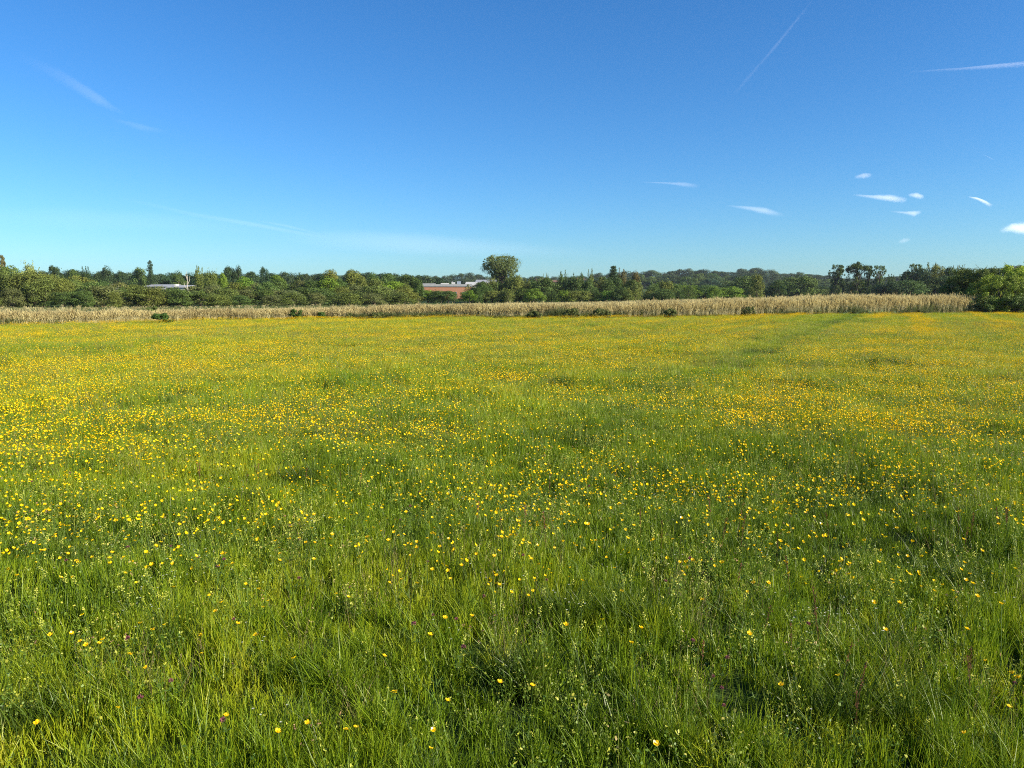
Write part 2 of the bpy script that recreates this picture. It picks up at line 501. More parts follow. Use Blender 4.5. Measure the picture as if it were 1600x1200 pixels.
def shade_tufts():  # tall grass tufts tinted dark in place of tussock shadow
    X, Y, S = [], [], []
    for (uc, vc, ru, rv, w_) in SHADE_HOLLOWS:
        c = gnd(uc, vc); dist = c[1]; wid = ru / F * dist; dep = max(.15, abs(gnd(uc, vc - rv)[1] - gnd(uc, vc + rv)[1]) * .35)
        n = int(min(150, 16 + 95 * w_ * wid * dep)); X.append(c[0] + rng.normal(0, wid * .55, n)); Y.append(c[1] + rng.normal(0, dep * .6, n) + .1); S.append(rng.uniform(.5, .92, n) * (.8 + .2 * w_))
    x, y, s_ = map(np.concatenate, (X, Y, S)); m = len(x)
    scatter('shade_dark_grass', GR_TALL, np.stack([x, y, gz(x, y) - .03], 1), rng.uniform(0, 6.28, m), np.stack([s_ * 1.3, s_ * 1.3, s_ * 1.0], 1), rng.uniform(0, .12, m), 'tall grass tufts tinted dark to stand for shade in the meadow hollows', tilt=rng.normal(0, .1, (m, 2)))
shade_tufts()

def seeding():
    n = int(area(4, 60) * 3.0)
    x, y = wedge(rng, n, 3.5, 60)
    w = fbm(x * 0.4, y * 0.4, 61, 3)
    k = (rng.uniform(0, 1, n) < sstep(0.40, 0.62, w)) & in_meadow(x, y); x, y = x[k], y[k]; m = len(x)
    scatter('seeding_grass', SEEDS, np.stack([x, y, gz(x, y)], 1), rng.uniform(0, 6.28, m), rng.uniform(0.75, 1.15, m), rng.uniform(0, 1, m), 'fine brownish seeding grass heads scattered through the meadow')
seeding()

def herb_parts(rng, n, rad, h0, h1, sz, pale):
    v, f, s = blades(rng, n, rad, h0, h1, .0022, .22, 2); parts = [(v, f, s, 0)]; tips = v.reshape(n, 5, 3)[:, -1]; base = v.reshape(n, 5, 3)[:, 0]
    k = 7; j = np.repeat(np.arange(n), k); t = rng.uniform(.35, 1, (n * k, 1)); c = base[j] * (1 - t) + tips[j] * t + rng.normal(0, .006, (n * k, 3))
    a = rng.normal(0, 1, (n * k, 3)); a[:, 2] *= .5; a /= np.linalg.norm(a, axis=1)[:, None]; b = np.cross(a, rng.normal(0, 1, (n * k, 3)))
    parts.append((*quads(c, a * sz * rng.uniform(.5, 1.2, (n * k, 1)), b * sz * .5), 0))
    k = 3; c = np.repeat(tips, k, 0) + rng.normal(0, .006, (n * k, 3)); a = rng.normal(0, 1, (n * k, 3)) * pale; parts.append((*quads(c, a, np.roll(a, 1, 1) * .7), 1))
    return parts
M_herb = tint_mat('herb_leaf', [(0.0, (0.07, 0.14, 0.015)), (0.6, (0.17, 0.25, 0.03)), (1.0, (0.28, 0.31, 0.05))], 0.35)
M_floret = tint_mat('pale_floret', [(0.0, (0.30, 0.34, 0.04)), (0.7, (0.50, 0.48, 0.06)), (0.9, (0.42, 0.34, 0.12)), (1.0, (0.34, 0.17, 0.10))], 0.35)
HERB = [proto('meadow_herb', herb_parts(rng, 9, .11, .13, .34, .0055, .0024), [M_herb, M_floret]) for _ in range(5)]
def herbs():
    for y0, y1, dn, s0, pr in ((3.2, 16, 26, 1.0, HERB), (16, 60, 7, 1.25, HERB)):
        n = int(area(y0, y1) * dn); x, y = wedge(rng, n, y0, y1); w = fbm(x * .55 + 7, y * .55, 131, 3)
        k = (rng.uniform(0, 1, n) < sstep(.30, .58, w)) & in_meadow(x, y); x, y = x[k], y[k]; m = len(x)
        scatter('meadow_herbs', pr, np.stack([x, y, gz(x, y)], 1), rng.uniform(0, 6.28, m), s0 * rng.uniform(.75, 1.2, m), rng.uniform(0, 1, m), 'fine leafy herbs and pale florets mixed through the grass' if y0 < 5 else 'fine leafy herbs mixed through the farther grass', tilt=rng.normal(0, .12, (m, 2)))
herbs()

# ------------------------------------------------------------------ flowers
def butter_head(rng, c, r=0.0115, nrm=None):
    """five petals in a shallow cup"""
    if nrm is None:
        nrm = np.array([rng.normal(0.15, 0.35), rng.normal(-0.1, 0.35), 1.0])
    nrm = nrm / np.linalg.norm(nrm)
    a = np.cross(nrm, [0.3, 0.8, 0.1]); a /= np.linalg.norm(a); b = np.cross(nrm, a)
    V, Fi, S = [], [], []
    t0 = rng.uniform(0, 6)
    for k in range(5):
        t = t0 + k * 2 * np.pi / 5
        e = np.cos(t) * a + np.sin(t) * b; s_ = -np.sin(t) * a + np.cos(t) * b
        o = len(V)
        V += [c, c + e * r * .55 - s_ * r * .5 + nrm * r * .22, c + e * r * 1.02 - s_ * r * .36 + nrm * r * .62,
              c + e * r * 1.08 + s_ * r * .34 + nrm * r * .62, c + e * r * .55 + s_ * r * .5 + nrm * r * .22]
        Fi += [o, o + 1, o + 2, o + 3, o + 4]; S.append(5)
    return np.array(V), np.array(Fi), np.array(S)

def flower_clump(rng, n, rad, h0, h1, r):
    parts = []
    v, f, s = blades(rng, n, rad, h0, h1, 0.0022, 0.16, 2)
    tips = v.reshape(n, 5, 3)[:, -1]
    parts.append((v, f, s, 1))
    for t in tips: parts.append((*butter_head(rng, t, r * rng.uniform(0.75, 1.2), np.array([rng.normal(.25, .5), rng.normal(-.35, .5), 1.0])), 0))
    return parts
BUT = [proto('buttercup_plants', flower_clump(rng, 6, 0.26, 0.29, 0.45, 0.0115), [M_butter, M_stem]) for _ in range(6)]
BUT1 = [proto('buttercup_plants', flower_clump(rng, 3, 0.10, 0.29, 0.44, 0.0112), [M_butter, M_stem]) for _ in range(5)]

def butter_density(x, y):
    ho, g, ye, path, u, v = field(x, y)
    base = np.interp(v, [480, 500, 520, 560, 600, 640, 700, 760, 830, 900, 1000, 1200], [80, 78, 76, 84, 98, 110, 112, 104, 88, 54, 18, 4])
    s, t = stripe_s(x, y), stripe_t(x, y)
    st = fbm(s * 0.42, t * 0.03, 71, 3)
    pn = fbm(x * 0.8, y * 0.8, 73, 3)
    far = sstep(20, 45, y); st2 = fbm(s * 0.95 + 5, t * 0.022, 75, 2)
    m = (0.42 + 1.15 * (sstep(0.34, 0.66, st) * (.35 + .65 * far) + .5 * (.65 - .65 * far))) * (1 - .75 * far * sstep(.58, .44, st2)) * (0.38 + 1.35 * sstep(0.32, 0.66, pn))
    m = m * (1 + 0.4 * ye) * (1 - 0.62 * g) * (1 - 0.97 * np.clip(path, 0, 1)) * (1 - 0.9 * ho)
    side = 1 + 0.15 * sstep(700, 0, u)
    return base * m * side

def buttercups():
    # far and middle: clumps of six
    n = int(area(16, 96) * 76)
    x, y = wedge(rng, n, 16, 96)
    d_ = butter_density(x, y) / 6.0
    k = (rng.uniform(0, 1, n) < d_ / 76.0) & in_meadow(x, y, -0.3); x, y = x[k], y[k]; m = len(x)
    print('far clumps', m)
    scatter('buttercup_carpet', BUT, np.stack([x, y, gz(x, y)], 1), rng.uniform(0, 6.28, m), np.stack([rng.uniform(0.8, 1.2, m)] * 2 + [rng.uniform(0.75, 1.1, m)], 1), rng.uniform(0, 1, m),
            'countless yellow buttercups carpeting the middle and far meadow')
    n = int(area(5.0, 16) * 170)
    x, y = wedge(rng, n, 5.0, 16)
    d_ = butter_density(x, y) / 3.0
    k = (rng.uniform(0, 1, n) < d_ / 170.0); x, y = x[k], y[k]; m = len(x)
    print('mid clumps', m)
    scatter('buttercup_drift', BUT1, np.stack([x, y, gz(x, y)], 1), rng.uniform(0, 6.28, m), rng.uniform(0.8, 1.15, m), rng.uniform(0, 1, m),
            'yellow buttercups in loose drifts across the nearer meadow')
buttercups()

# ------------------------------------------------------------------ single flowers near the camera (each its own thing)
def copy_thing(src, loc, rz, s, label=None, group=None):
    c = src.copy(); COL.objects.link(c); c.location = loc; c.rotation_euler = (0, 0, rz); c.scale = (s, s, s)
    if label: c['label'] = label
    if group: c['group'] = group
    for ch in src.children:
        k = ch.copy(); COL.objects.link(k); k.parent = c
    return c

def spots(n, y0, y1, dens=None, mind=0.0, margin=1.0):
    out = []
    while len(out) < n:
        x, y = wedge(rng, 400, y0, y1, margin, 0.0)
        w = dens(x, y) if dens is not None else np.ones(400)
        r = rng.uniform(0, 1, 400)
        for a, b, q, t in zip(x, y, w, r):
            if t < q and len(out) < n and all((a - p[0]) ** 2 + (b - p[1]) ** 2 > mind ** 2 for p in out[-60:]): out.append((a, b))
    return out

def np_obj(name, parts, mats, parent):
    V, Fi, S, Mx = join(parts)
    return link(name, mesh_np(name, V, Fi, S, mats, Mx), parent)

def stem_curve(h, lean, ldir, n=5):
    t = np.linspace(0, 1, n)
    return np.stack([lean * h * t ** 1.6 * math.cos(ldir), lean * h * t ** 1.6 * math.sin(ldir), h * t], 1)

def make_buttercup(k):
    r_ = np.random.default_rng(100 + k)
    t = thing('buttercup', (0, 0, 0), 'open glossy yellow buttercup on a thin green stem in the near grass', 'buttercup', 'buttercups in the foreground grass')
    h = 0.38 + 0.03 * (k % 3)
    c = stem_curve(h, 0.25, r_.uniform(0, 6)); mb = MB(); mb.tube(c, [0.0014] * 4 + [0.001], 5)
    link('stem', mb.mesh('stem', P_stem), t)
    if k % 2: nrm = np.array([0.2, -0.5, 1.0])
    else: nrm = np.array([0.3, 0.1, 1.0])
    v, f, s = butter_head(r_, c[-1], 0.0125, nrm)
    parts = [(v, f, s, 0)]
    # boss of stamens
    n_ = 10; a = r_.normal(0, 1, (n_, 3)) * 0.0012; cc = c[-1] + nrm / np.linalg.norm(nrm) * 0.003 + r_.normal(0, 0.0018, (n_, 3))
    parts.append((*quads(cc, a, np.roll(a, 1, 1)), 0))
    np_obj('flower_head', parts, [P_petal], t)
    # a divided leaf low on the stem
    lv, lf, ls = blades(r_, 7, 0.004, 0.05, 0.09, 0.006, 0.9, 3)
    lv = lv + c[1]
    np_obj('leaf', [(lv, lf, ls, 0)], [P_stem], t)
    return t

def place_kind(protos, pts, smin, smax, zoff=0.0):
    used = set()
    for i, (x, y) in enumerate(pts):
        k = i % len(protos); p = protos[k]
        s = float(rng.uniform(smin, smax)); rz = float(rng.uniform(0, 6.28))
        loc = (float(x), float(y), float(gz(x, y)) + zoff)
        if k not in used:
            used.add(k); p.location = loc; p.rotation_euler = (0, 0, rz); p.scale = (s, s, s)
        else: copy_thing(p, loc, rz, s)

# the ones the photo shows largest, at the places where it shows them
BC = [(97, 1155), (195, 1140), (317, 1143), (464, 1165), (503, 1166), (534, 1130), (652, 1137), (662, 1129), (697, 1149), (826, 1077), (1062, 1182), (1346, 1082), (1495, 1031), (1559, 1078), (1573, 1092), (20, 1023), (125, 1017), (124, 1031), (2, 1056), (240, 952), (348, 929), (70, 935), (983, 1033), (1160, 931), (1190, 936), (1326, 890), (455, 872), (453, 880), (458, 888), (163, 884), (612, 935), (345, 870), (1107, 955), (1062, 890), (1365, 925), (1470, 915), (1256, 927), (1569, 990), (1556, 1054), (1250, 1110)]
def bc_spots():
    out = []
    for u, v in BC:
        r = ray(u, v); z = 0.36       # the head stands above the ground
        k = (z - CAMH) / r[2]; out.append((r[0] * k, r[1] * k))
    return out
place_kind([make_buttercup(k) for k in range(5)],
           bc_spots() + spots(255, 3.2, 6.8, lambda x, y: np.clip(butter_density(x, y) / 40.0, 0.02, 1), 0.04), 0.85, 1.2)

def make_rattle(k):
    r_ = np.random.default_rng(200 + k)
    t = thing('yellow_rattle', (0, 0, 0), 'upright yellow rattle with pale hooded florets and toothed leaves in the near grass', 'wildflower', 'yellow rattle plants in the foreground grass')
    h = 0.27; c = stem_curve(h, 0.30, r_.uniform(0, 6), 6); mb = MB(); mb.tube(c, [0.002, 0.002, 0.0017, 0.0015, 0.0012, 0.001], 5)
    link('stem', mb.mesh('stem', P_rattle_leaf), t)
    P, L = [], []
    for j in range(7):            # paired toothed leaves
        z = 0.07 + j * 0.026; q = np.array([np.interp(z, c[:, 2], c[:, 0]), np.interp(z, c[:, 2], c[:, 1]), z])
        for sgn in (0, math.pi):
            a = j * math.pi / 2 + sgn + r_.normal(0, .2); e = np.array([math.cos(a), math.sin(a), 0.45]); s_ = np.array([-math.sin(a), math.cos(a), 0])
            l = 0.032 - j * 0.002
            V = np.array([q, q + e * l * .35 - s_ * .005, q + e * l - np.array([0, 0, .006]), q + e * l * .35 + s_ * .005])
            L.append((V, np.arange(4), np.array([4]), 0))
    for j in range(9):            # hooded florets near the top
        z = h - 0.05 + j * 0.006; q = np.array([np.interp(z, c[:, 2], c[:, 0]), np.interp(z, c[:, 2], c[:, 1]), z])
        a = j * 2.4; e = np.array([math.cos(a), math.sin(a), 0.25]); s_ = np.array([-math.sin(a), math.cos(a), 0]); up = np.array([0, 0, 1.])
        l = 0.016
        V = np.array([q, q + e * l * .5 - s_ * .005, q + e * l - up * .003, q + e * l * .5 + s_ * .005, q + e * l * .6 + up * .006])
        P.append((V, np.array([0, 1, 4, 1, 2, 4, 2, 3, 4, 3, 0, 4]), np.array([3, 3, 3, 3]), 0))
    np_obj('foliage', L, [P_rattle_leaf], t); np_obj('flower_spike', P, [P_rattle], t)
    return t
def rattle_d(x, y):
    return sstep(0.38, 0.62, fbm(x * 0.7 + 3, y * 0.7, 81, 2)) * (1 - 0.5 * sstep(1, 3, np.abs(x)))
RAT = [make_rattle(k) for k in range(4)]
place_kind(RAT, spots(220, 3.4, 8.6, rattle_d, 0.03), 0.75, 1.1)

RATP = []
for k in range(3):
    parts = []
    for j in range(5):
        src = RAT[k]; ox = rng.normal(0, 0.16, 2)
        for ch, mi in ((src.children[0], 0), (src.children[1], 0), (src.children[2], 1)):
            me = ch.data; v = np.zeros(len(me.vertices) * 3); me.vertices.foreach_get('co', v); v = v.reshape(-1, 3) + [ox[0], ox[1], 0]
            fi = np.zeros(len(me.loops), int); me.loops.foreach_get('vertex_index', fi); sz = np.zeros(len(me.polygons), int); me.polygons.foreach_get('loop_total', sz)
            parts.append((v, fi, sz, mi))
    RATP.append(proto('rattle_plants', parts, [P_rattle_leaf, P_rattle]))
def rattle_far():
    n = int(area(4.5, 24) * 2.6); x, y = wedge(rng, n, 4.5, 24)
    k = rng.uniform(0, 1, n) < rattle_d(x, y) * (1 - 0.6 * sstep(9, 22, y)); x, y = x[k], y[k]; m = len(x)
    scatter('yellow_rattle_patches', RATP, np.stack([x, y, gz(x, y)], 1), rng.uniform(0, 6.28, m), rng.uniform(0.7, 1.1, m), rng.uniform(0, 1, m), 'pale yellow-green rattle plants scattered through the nearer meadow', tilt=rng.normal(0, .12, (m, 2)))
rattle_far()

def make_clover(k):
    r_ = np.random.default_rng(300 + k)
    t = thing('red_clover', (0, 0, 0), 'dusky pink clover head on a short stem low in the near grass', 'clover', 'clover heads in the foreground grass')
    h = 0.25; c = stem_curve(h, 0.2, r_.uniform(0, 6)); mb = MB(); mb.tube(c, 0.0015, 5); link('stem', mb.mesh('stem', P_stem), t)
    n_ = 70; e = r_.normal(0, 1, (n_, 3)); e[:, 2] = np.abs(e[:, 2]) * 0.9 - 0.2; e /= np.linalg.norm(e, axis=1)[:, None]
    a = np.cross(e, r_.normal(0, 1, (n_, 3))); a /= np.linalg.norm(a, axis=1)[:, None]
    np_obj('flower_head', [(*quads(c[-1] + e * 0.010, a * 0.0015, e * 0.0055), 0)], [P_clover], t)
    L = []
    for j in range(6):
        a_ = j * 2.1; q = c[2 + j % 2]; e_ = np.array([math.cos(a_), math.sin(a_), .3]); s_ = np.array([-math.sin(a_), math.cos(a_), 0])
        L.append((np.array([q, q + e_ * .014 - s_ * .009, q + e_ * .026, q + e_ * .014 + s_ * .009]), np.arange(4), np.array([4]), 0))
    np_obj('leaf', L, [P_stem], t)
    return t
CL = [(202, 1083), (190, 983), (1095, 996), (1118, 1052), (1130, 1080), (1275, 970), (360, 1112), (1108, 1030), (1125, 1015), (370, 945), (1575, 1030), (255, 1050)]
def at_h(lst, z):
    out = []
    for u, v in lst:
        r = ray(u, v); k = (z - CAMH) / r[2]; out.append((r[0] * k, r[1] * k))
    return out
place_kind([make_clover(k) for k in range(3)], at_h(CL, 0.3) + spots(34, 3.4, 9.5, lambda x, y: sstep(0.45, 0.7, fbm(x * 0.8, y * 0.8, 91, 2)), 0.04), 0.7, 1.05)

def make_chick(k):
    r_ = np.random.default_rng(400 + k)
    t = thing('white_wildflower', (0, 0, 0), 'tiny white wildflower cluster on hair-thin stems in the near grass', 'wildflower', 'tiny white wildflowers in the foreground grass')
    mb = MB(); H = []
    for j in range(4):
        h = r_.uniform(0.22, 0.34); c = stem_curve(h, 0.3, j * 1.6 + r_.uniform(0, 1)); mb.tube(c, 0.0008, 4)
        for q in range(5):
            a = q * 1.257; e = np.array([math.cos(a), math.sin(a), .25]); s_ = np.array([-math.sin(a), math.cos(a), 0])
            H.append((np.array([c[-1], c[-1] + e * .004 - s_ * .002, c[-1] + e * .0075, c[-1] + e * .004 + s_ * .002]), np.arange(4), np.array([4]), 0))
    link('stem', mb.mesh('stem', P_stem), t); np_obj('flower_head', H, [P_white], t)
    return t
place_kind([make_chick(k) for k in range(3)], spots(80, 3.2, 9, lambda x, y: sstep(0.4, 0.7, fbm(x, y, 95, 2)), 0.03), 0.9, 1.2)

def make_sorrel(k):
    r_ = np.random.default_rng(500 + k)
    t = thing('sorrel', (0, 0, 0), 'thin rusty red sorrel seed spike standing in the near grass', 'wildflower', 'sorrel spikes in the foreground grass')
    h = 0.42; c = stem_curve(h, 0.12, r_.uniform(0, 6), 6); mb = MB(); mb.tube(c, 0.0013, 5); link('stem', mb.mesh('stem', P_sorrel), t)
    n_ = 70; z = r_.uniform(h * .6, h, n_); q = np.stack([np.interp(z, c[:, 2], c[:, 0]), np.interp(z, c[:, 2], c[:, 1]), z], 1) + r_.normal(0, .0055, (n_, 3))
    a = r_.normal(0, 1, (n_, 3)) * .0018
    np_obj('seed_spike', [(*quads(q, a, np.roll(a, 1, 1)), 0)], [P_sorrel], t)
    return t
place_kind([make_sorrel(k) for k in range(3)], at_h([(1520, 995), (1525, 1010), (1240, 960)], .4) + spots(40, 3.4, 9, lambda x, y: sstep(0.5, 0.7, fbm(x * .6, y * .6, 97, 2)), 0.03), 0.7, 1.05)

# ------------------------------------------------------------------ reed bed
def reed_proto(name, n, rad, h0, h1, w, mats, plume=True, leafy=False, seed=0):
    r_ = np.random.default_rng(600 + seed)
    v, f, s = blades(r_, n, rad, h0, h1, w, 0.07, 3)
    tips = v.reshape(n, 7, 3)[:, -1]; parts = [(v, f, s, 0)]
    if plume:
        k = 4; c = np.repeat(tips, k, 0) + np.array([0, 0, 1]) * r_.uniform(-0.14, 0.03, (n * k, 1)) + r_.normal(0, .012, (n * k, 3))
        a = r_.normal(0, 1, (n * k, 3)); a[:, 2] = 0; a /= np.linalg.norm(a, axis=1)[:, None]
        b = np.tile([0.1, 0.1, 1.0], (n * k, 1)) + r_.normal(0, .25, (n * k, 3))
        parts.append((*quads(c, a * .010, b * .045), 1))
    # hanging dry leaves
    m = n * 2; j = r_.integers(0, n, m); z = r_.uniform(0.15, 0.8, m)
    base = v.reshape(n, 7, 3)[j, 0] * (1 - z)[:, None] + tips[j] * z[:, None]
    d_ = r_.uniform(0, 6.28, m); l = r_.uniform(.12, .26, m); e = np.stack([np.cos(d_) * .45, np.sin(d_) * .45, r_.uniform(.3, 1.1, m)], 1) * l[:, None]
    sd = np.stack([-np.sin(d_), np.cos(d_), np.zeros(m)], 1) * w * .9
    V = np.stack([base - sd, base + sd, base + e * .6 + sd * .6, base + e], 1).reshape(-1, 3)
    parts.append((V, np.arange(4 * m), np.full(m, 4), 0))
    return proto(name, parts, mats)
REED = [reed_proto('reed_clump', 13, 0.09, 0.80, 1.12, 0.013, [M_reed, M_plume], True, seed=k) for k in range(5)]
GREED = [reed_proto('green_reed_clump', 15, 0.14, 0.5, 1.0, 0.016, [M_greenreed, M_greenreed], False, seed=10 + k) for k in range(3)]

def reed_h(x, y):
    r = x / y
    # the marsh lies a little lower than the meadow on the left, so the reed tops sink away there
    d0 = sstep(4, 45, y - boundary_y(x))
    ks = [-.75, -.667, -.417, -.25, -.083, .083, .25, .417, .54, .75]
    f = np.interp(r, ks, [486, 486, 485, 480.5, 477.5, 475, 469, 464, 463, 463]); b = np.interp(r, ks, [478, 478, 477, 475, 474.5, 471.5, 467, 463.5, 463, 463])
    v = f * (1 - d0) + b * d0
    h = (CAMH - (v - 460) / F * y) / 1.16
    return np.maximum(h, .3) * (1 + 0.10 * (fbm(x * 0.18, y * 0.18, 101, 3) - 0.5) + 0.20 * (fbm(x * 0.9, y * 0.9, 103, 2) - 0.5))

def back_edge(x):
    # where the scrub begins behind the reeds
    return np.interp(x / 180.0, [-0.8, -0.5, -0.1, 0.2, 0.5, 0.9], [128, 140, 168, 225, 300, 320])

def reeds():
    n = 130000
    y = rng.uniform(45, 330, n) ** 1.0; x = rng.uniform(-1, 1, n) * (0.667 * 1.15 * y + 4)
    d0 = y - boundary_y(x)
    # dense near edge, looser behind
    w = np.where(d0 < 9, 1.0, np.where(d0 < 35, 0.42, 0.22)) * (d0 > 0) * (y < back_edge(x) + 6)
    k = rng.uniform(0, 1, n) < w; x, y = x[k], y[k]
    # extra points for the front belt
    t = rng.uniform(-60, 75, 62000); by = boundary_y(t); d1 = rng.gamma(1.2, 3.0, 62000)
    x = np.concatenate([x, t]); y = np.concatenate([y, by + d1 + 0.2]); 
    d0 = y - boundary_y(x)
    r = x / y; ok = np.abs(r) < 0.80; x, y, d0 = x[ok], y[ok], d0[ok]
    r = x / y
    # fresh green shoots: patchy, more in the left marsh behind and low along the foot
    gp = fbm(x * 0.10, y * 0.05, 111, 3)
    green = rng.uniform(0, 1, len(x)) < np.clip(0.26 + 1.9 * (gp - 0.45) + 0.9 * sstep(4, 9, d0) * sstep(0.0, -0.25, r), 0.05, 0.95)
    h = reed_h(x, y) * rng.normal(1, 0.10, len(x))
    h = h * (0.72 + 0.28 * sstep(-0.3, 2.0, d0 + 1.2 * fbm(x * 0.5, y * 0.5, 113, 2)))
    z = gz(x, y) - 0.02
    P = np.stack([x, y, z], 1)
    for sel, pr, hs, nm, lb in ((~green, REED, 1.0, 'dry_reeds', 'tall buff dry reed bed along the far edge of the meadow'), (green, GREED, 0.98, 'green_reeds', 'fresh green reeds and sedge mixed into the dry reed bed')):
        m = int(sel.sum()); s = rng.uniform(0.9, 1.25, m)
        tn = np.clip(rng.normal(0.62, 0.30, m) + 0.5 * (fbm(x[sel] * .2, y[sel] * .2, 117, 2) - .5), 0, 1)
        scatter(nm, pr, P[sel], rng.uniform(0, 6.28, m), np.stack([s, s, h[sel] * hs], 1), tn, lb, tilt=rng.normal(0, .04, (m, 2)))
    # low green growth (sedge, nettles) along the foot of the reeds
    n = 15000; x = rng.uniform(-60, 75, n); u_, v_ = px(x, boundary_y(x), 0 * x)
    low = sstep(0.40, 0.62, fbm(x * 0.17 + 9, x * 0, 121, 3)) * np.interp(u_, [0, 220, 300, 480, 560, 900, 1600], [.15, .3, .5, .3, .9, 1, .9]) + 0.12
    k = rng.uniform(0, 1, n) < low; x = x[k]; m = len(x)
    y = boundary_y(x) + rng.uniform(-0.7, 1.2, m)
    s = rng.uniform(0.8, 1.3, m); hh = (0.35 + 0.65 * rng.uniform(0, 1, m)) * np.clip(.25 + 2.2 * (fbm(x * .22, x * 0, 123, 3) - .35), .3, 1.15) * np.interp(x, [-60, -22, -17, 25, 40], [.6, .9, 1.7, 1.9, 1.7])
    scatter('sedge', GREED, np.stack([x, y, gz(x, y)], 1), rng.uniform(0, 6.28, m), np.stack([s, s, hh], 1), rng.uniform(0, .6, m), 'dark green sedge and nettles along the foot of the reeds', tilt=rng.normal(0, .12, (m, 2)))
reeds()

# pale leafy weeds at the reed foot, right of centre
def pale_weed(k):
    r_ = np.random.default_rng(700 + k)
    v, f, s = blades(r_, 26, 0.16, 0.25, 0.62, 0.05, 0.35, 3)
    t = thing('leafy_weed', (0, 0, 0), 'pale grey-green leafy weed clump at the foot of the tall reeds', 'weed', 'pale leafy weeds at the foot of the reeds')
    np_obj('foliage', [(v, f, s, 0)], [plain_mat('pale_weed_leaf', (0.20, 0.28, 0.12), 0.3)], t)
    mb = MB(); mb.tube([(0, 0, 0), (0.02, 0, 0.3), (0.0, 0.03, 0.55)], [0.008, 0.006, 0.003], 5); link('stem', mb.mesh('stem', P_stem), t)
    return t
pw = [pale_weed(k) for k in range(3)]
pts = []
for i in range(26):
    u = 1308 + i * 3.6 + rng.uniform(-2, 2); Y = float(boundary_y((u - 800) / F * 85)) - rng.uniform(0.2, 0.9); pts.append(((u - 800) / F * Y, Y))
place_kind(pw, pts, 0.8, 1.4)

# ------------------------------------------------------------------ trees and bushes
def foliage_mat(name, lo, hi, trans=0.22):
    m, nt = mat(name)
    oi = N(nt, 'ShaderNodeObjectInfo')
    at_ = N(nt, 'ShaderNodeAttribute', attribute_type='GEOMETRY', attribute_name='leaf')
    c = ramp(nt, at_.outputs['Fac'], [(0.0, lo), (1.0, hi)])
    mx = N(nt, 'ShaderNodeMix', data_type='RGBA', blend_type='MULTIPLY'); mx.inputs['Factor'].default_value = 1
    nt.links.new(c, mx.inputs['A']); nt.links.new(oi.outputs['Color'], mx.inputs['B'])
    leaf_shader(nt, mx.outputs['Result'], trans, 0.6, 0.15)
    return m
# the species colour itself is the object's own colour; this only varies leaf to leaf
M_leaf = foliage_mat('tree_leaf', (0.95, 0.95, 0.86), (1.85, 1.78, 1.5))
def bark_mat(name, a, b):
    m, nt = mat(name); tc = N(nt, 'ShaderNodeTexCoord'); no = N(nt, 'ShaderNodeTexNoise'); no.inputs['Scale'].default_value = 14
    nt.links.new(tc.outputs['Object'], no.inputs[0]); c = ramp(nt, no.outputs['Fac'], [(0.35, a), (0.65, b)]); leaf_shader(nt, c, 0.0, 0.9, 0.1); return m
M_bark = bark_mat('bark', (0.06, 0.05, 0.035), (0.16, 0.13, 0.10))
M_birch = bark_mat('pale_dead_wood', (0.28, 0.25, 0.20), (0.44, 0.41, 0.35))

def leaves_in_lobes(r_, lobes, per, leaf, shell=0.55, up=0.25, stretch=(1, 1, 1)):
    """lobes: (centre, radius vec). small leaf sprays on the outer part of each lobe"""
    C, A, B, L = [], [], [], []
    for c, rad in lobes:
        n = max(8, int(per * (rad[0] * rad[2]) ** 0.5 ** 1))
        e = r_.normal(0, 1, (n, 3)); e /= np.linalg.norm(e, axis=1)[:, None]
        rr = (shell + (1 - shell) * r_.uniform(0, 1, n) ** 0.6) * (1 + r_.normal(0, .10, n))
        p = c + e * rad * rr[:, None]
        nrm = e + r_.normal(0, .45, (n, 3)) + [0, 0, up]; nrm /= np.linalg.norm(nrm, axis=1)[:, None]
        a = np.cross(nrm, r_.normal(0, 1, (n, 3))); a /= np.linalg.norm(a, axis=1)[:, None]; b = np.cross(nrm, a)
        s = leaf * r_.uniform(.5, 1.4, n)
        C.append(p); A.append(a * s[:, None]); B.append(b * (s * r_.uniform(.45, .9, n))[:, None]); L.append(np.clip(r_.normal(.5, .25, n) + r_.normal(0, .18), 0, 1))
    C, A, B, L = map(np.concatenate, (C, A, B, L))
    k = C[:, 2] > 0.0
    return C[k], A[k], B[k], L[k]

def crown_mesh(name, C, A, B, L):
    n = len(C)
    # five-cornered leaf sprays, a little folded
    nm = np.cross(A, B); nm /= (np.linalg.norm(nm, axis=1)[:, None] + 1e-9); k = np.linalg.norm(A, axis=1)[:, None] * 0.3
    V = np.stack([C - A, C - B * .9 + nm * k, C + A, C + B * .9 + nm * k], 1).reshape(-1, 3)
    F_ = (np.arange(n)[:, None] * 4 + np.array([0, 1, 2, 0, 2, 3])[None]).ravel()
    me = mesh_np(name, V, F_, np.full(2 * n, 3), [M_leaf])
    a = me.attributes.new('leaf', 'FLOAT', 'FACE'); a.data.foreach_set('value', np.repeat(L, 2).astype(np.float32))
    return me

def trunk_mesh(name, r_, h, base_r, limbs, m=None):
    """limbs: list of end points; h = fork height"""
    mb = MB(); x1, y1 = r_.normal(0, .03, 2)
    mb.tube([(0, 0, -0.02), (x1 * .3, y1 * .3, h * .4), (x1, y1, h), (x1 * 1.3, y1 * 1.2, h * 1.35)], [base_r, base_r * .8, base_r * .6, base_r * .25], 7)
    for e in limbs:
        s = Vector((x1, y1, h * r_.uniform(.55, 1.05))); e = Vector(e); md = s.lerp(e, .5) + Vector((0, 0, .03))
        mb.tube([s, md, e], [base_r * .4, base_r * .22, base_r * .06], 5)
    return mb.mesh(name, m or M_bark)

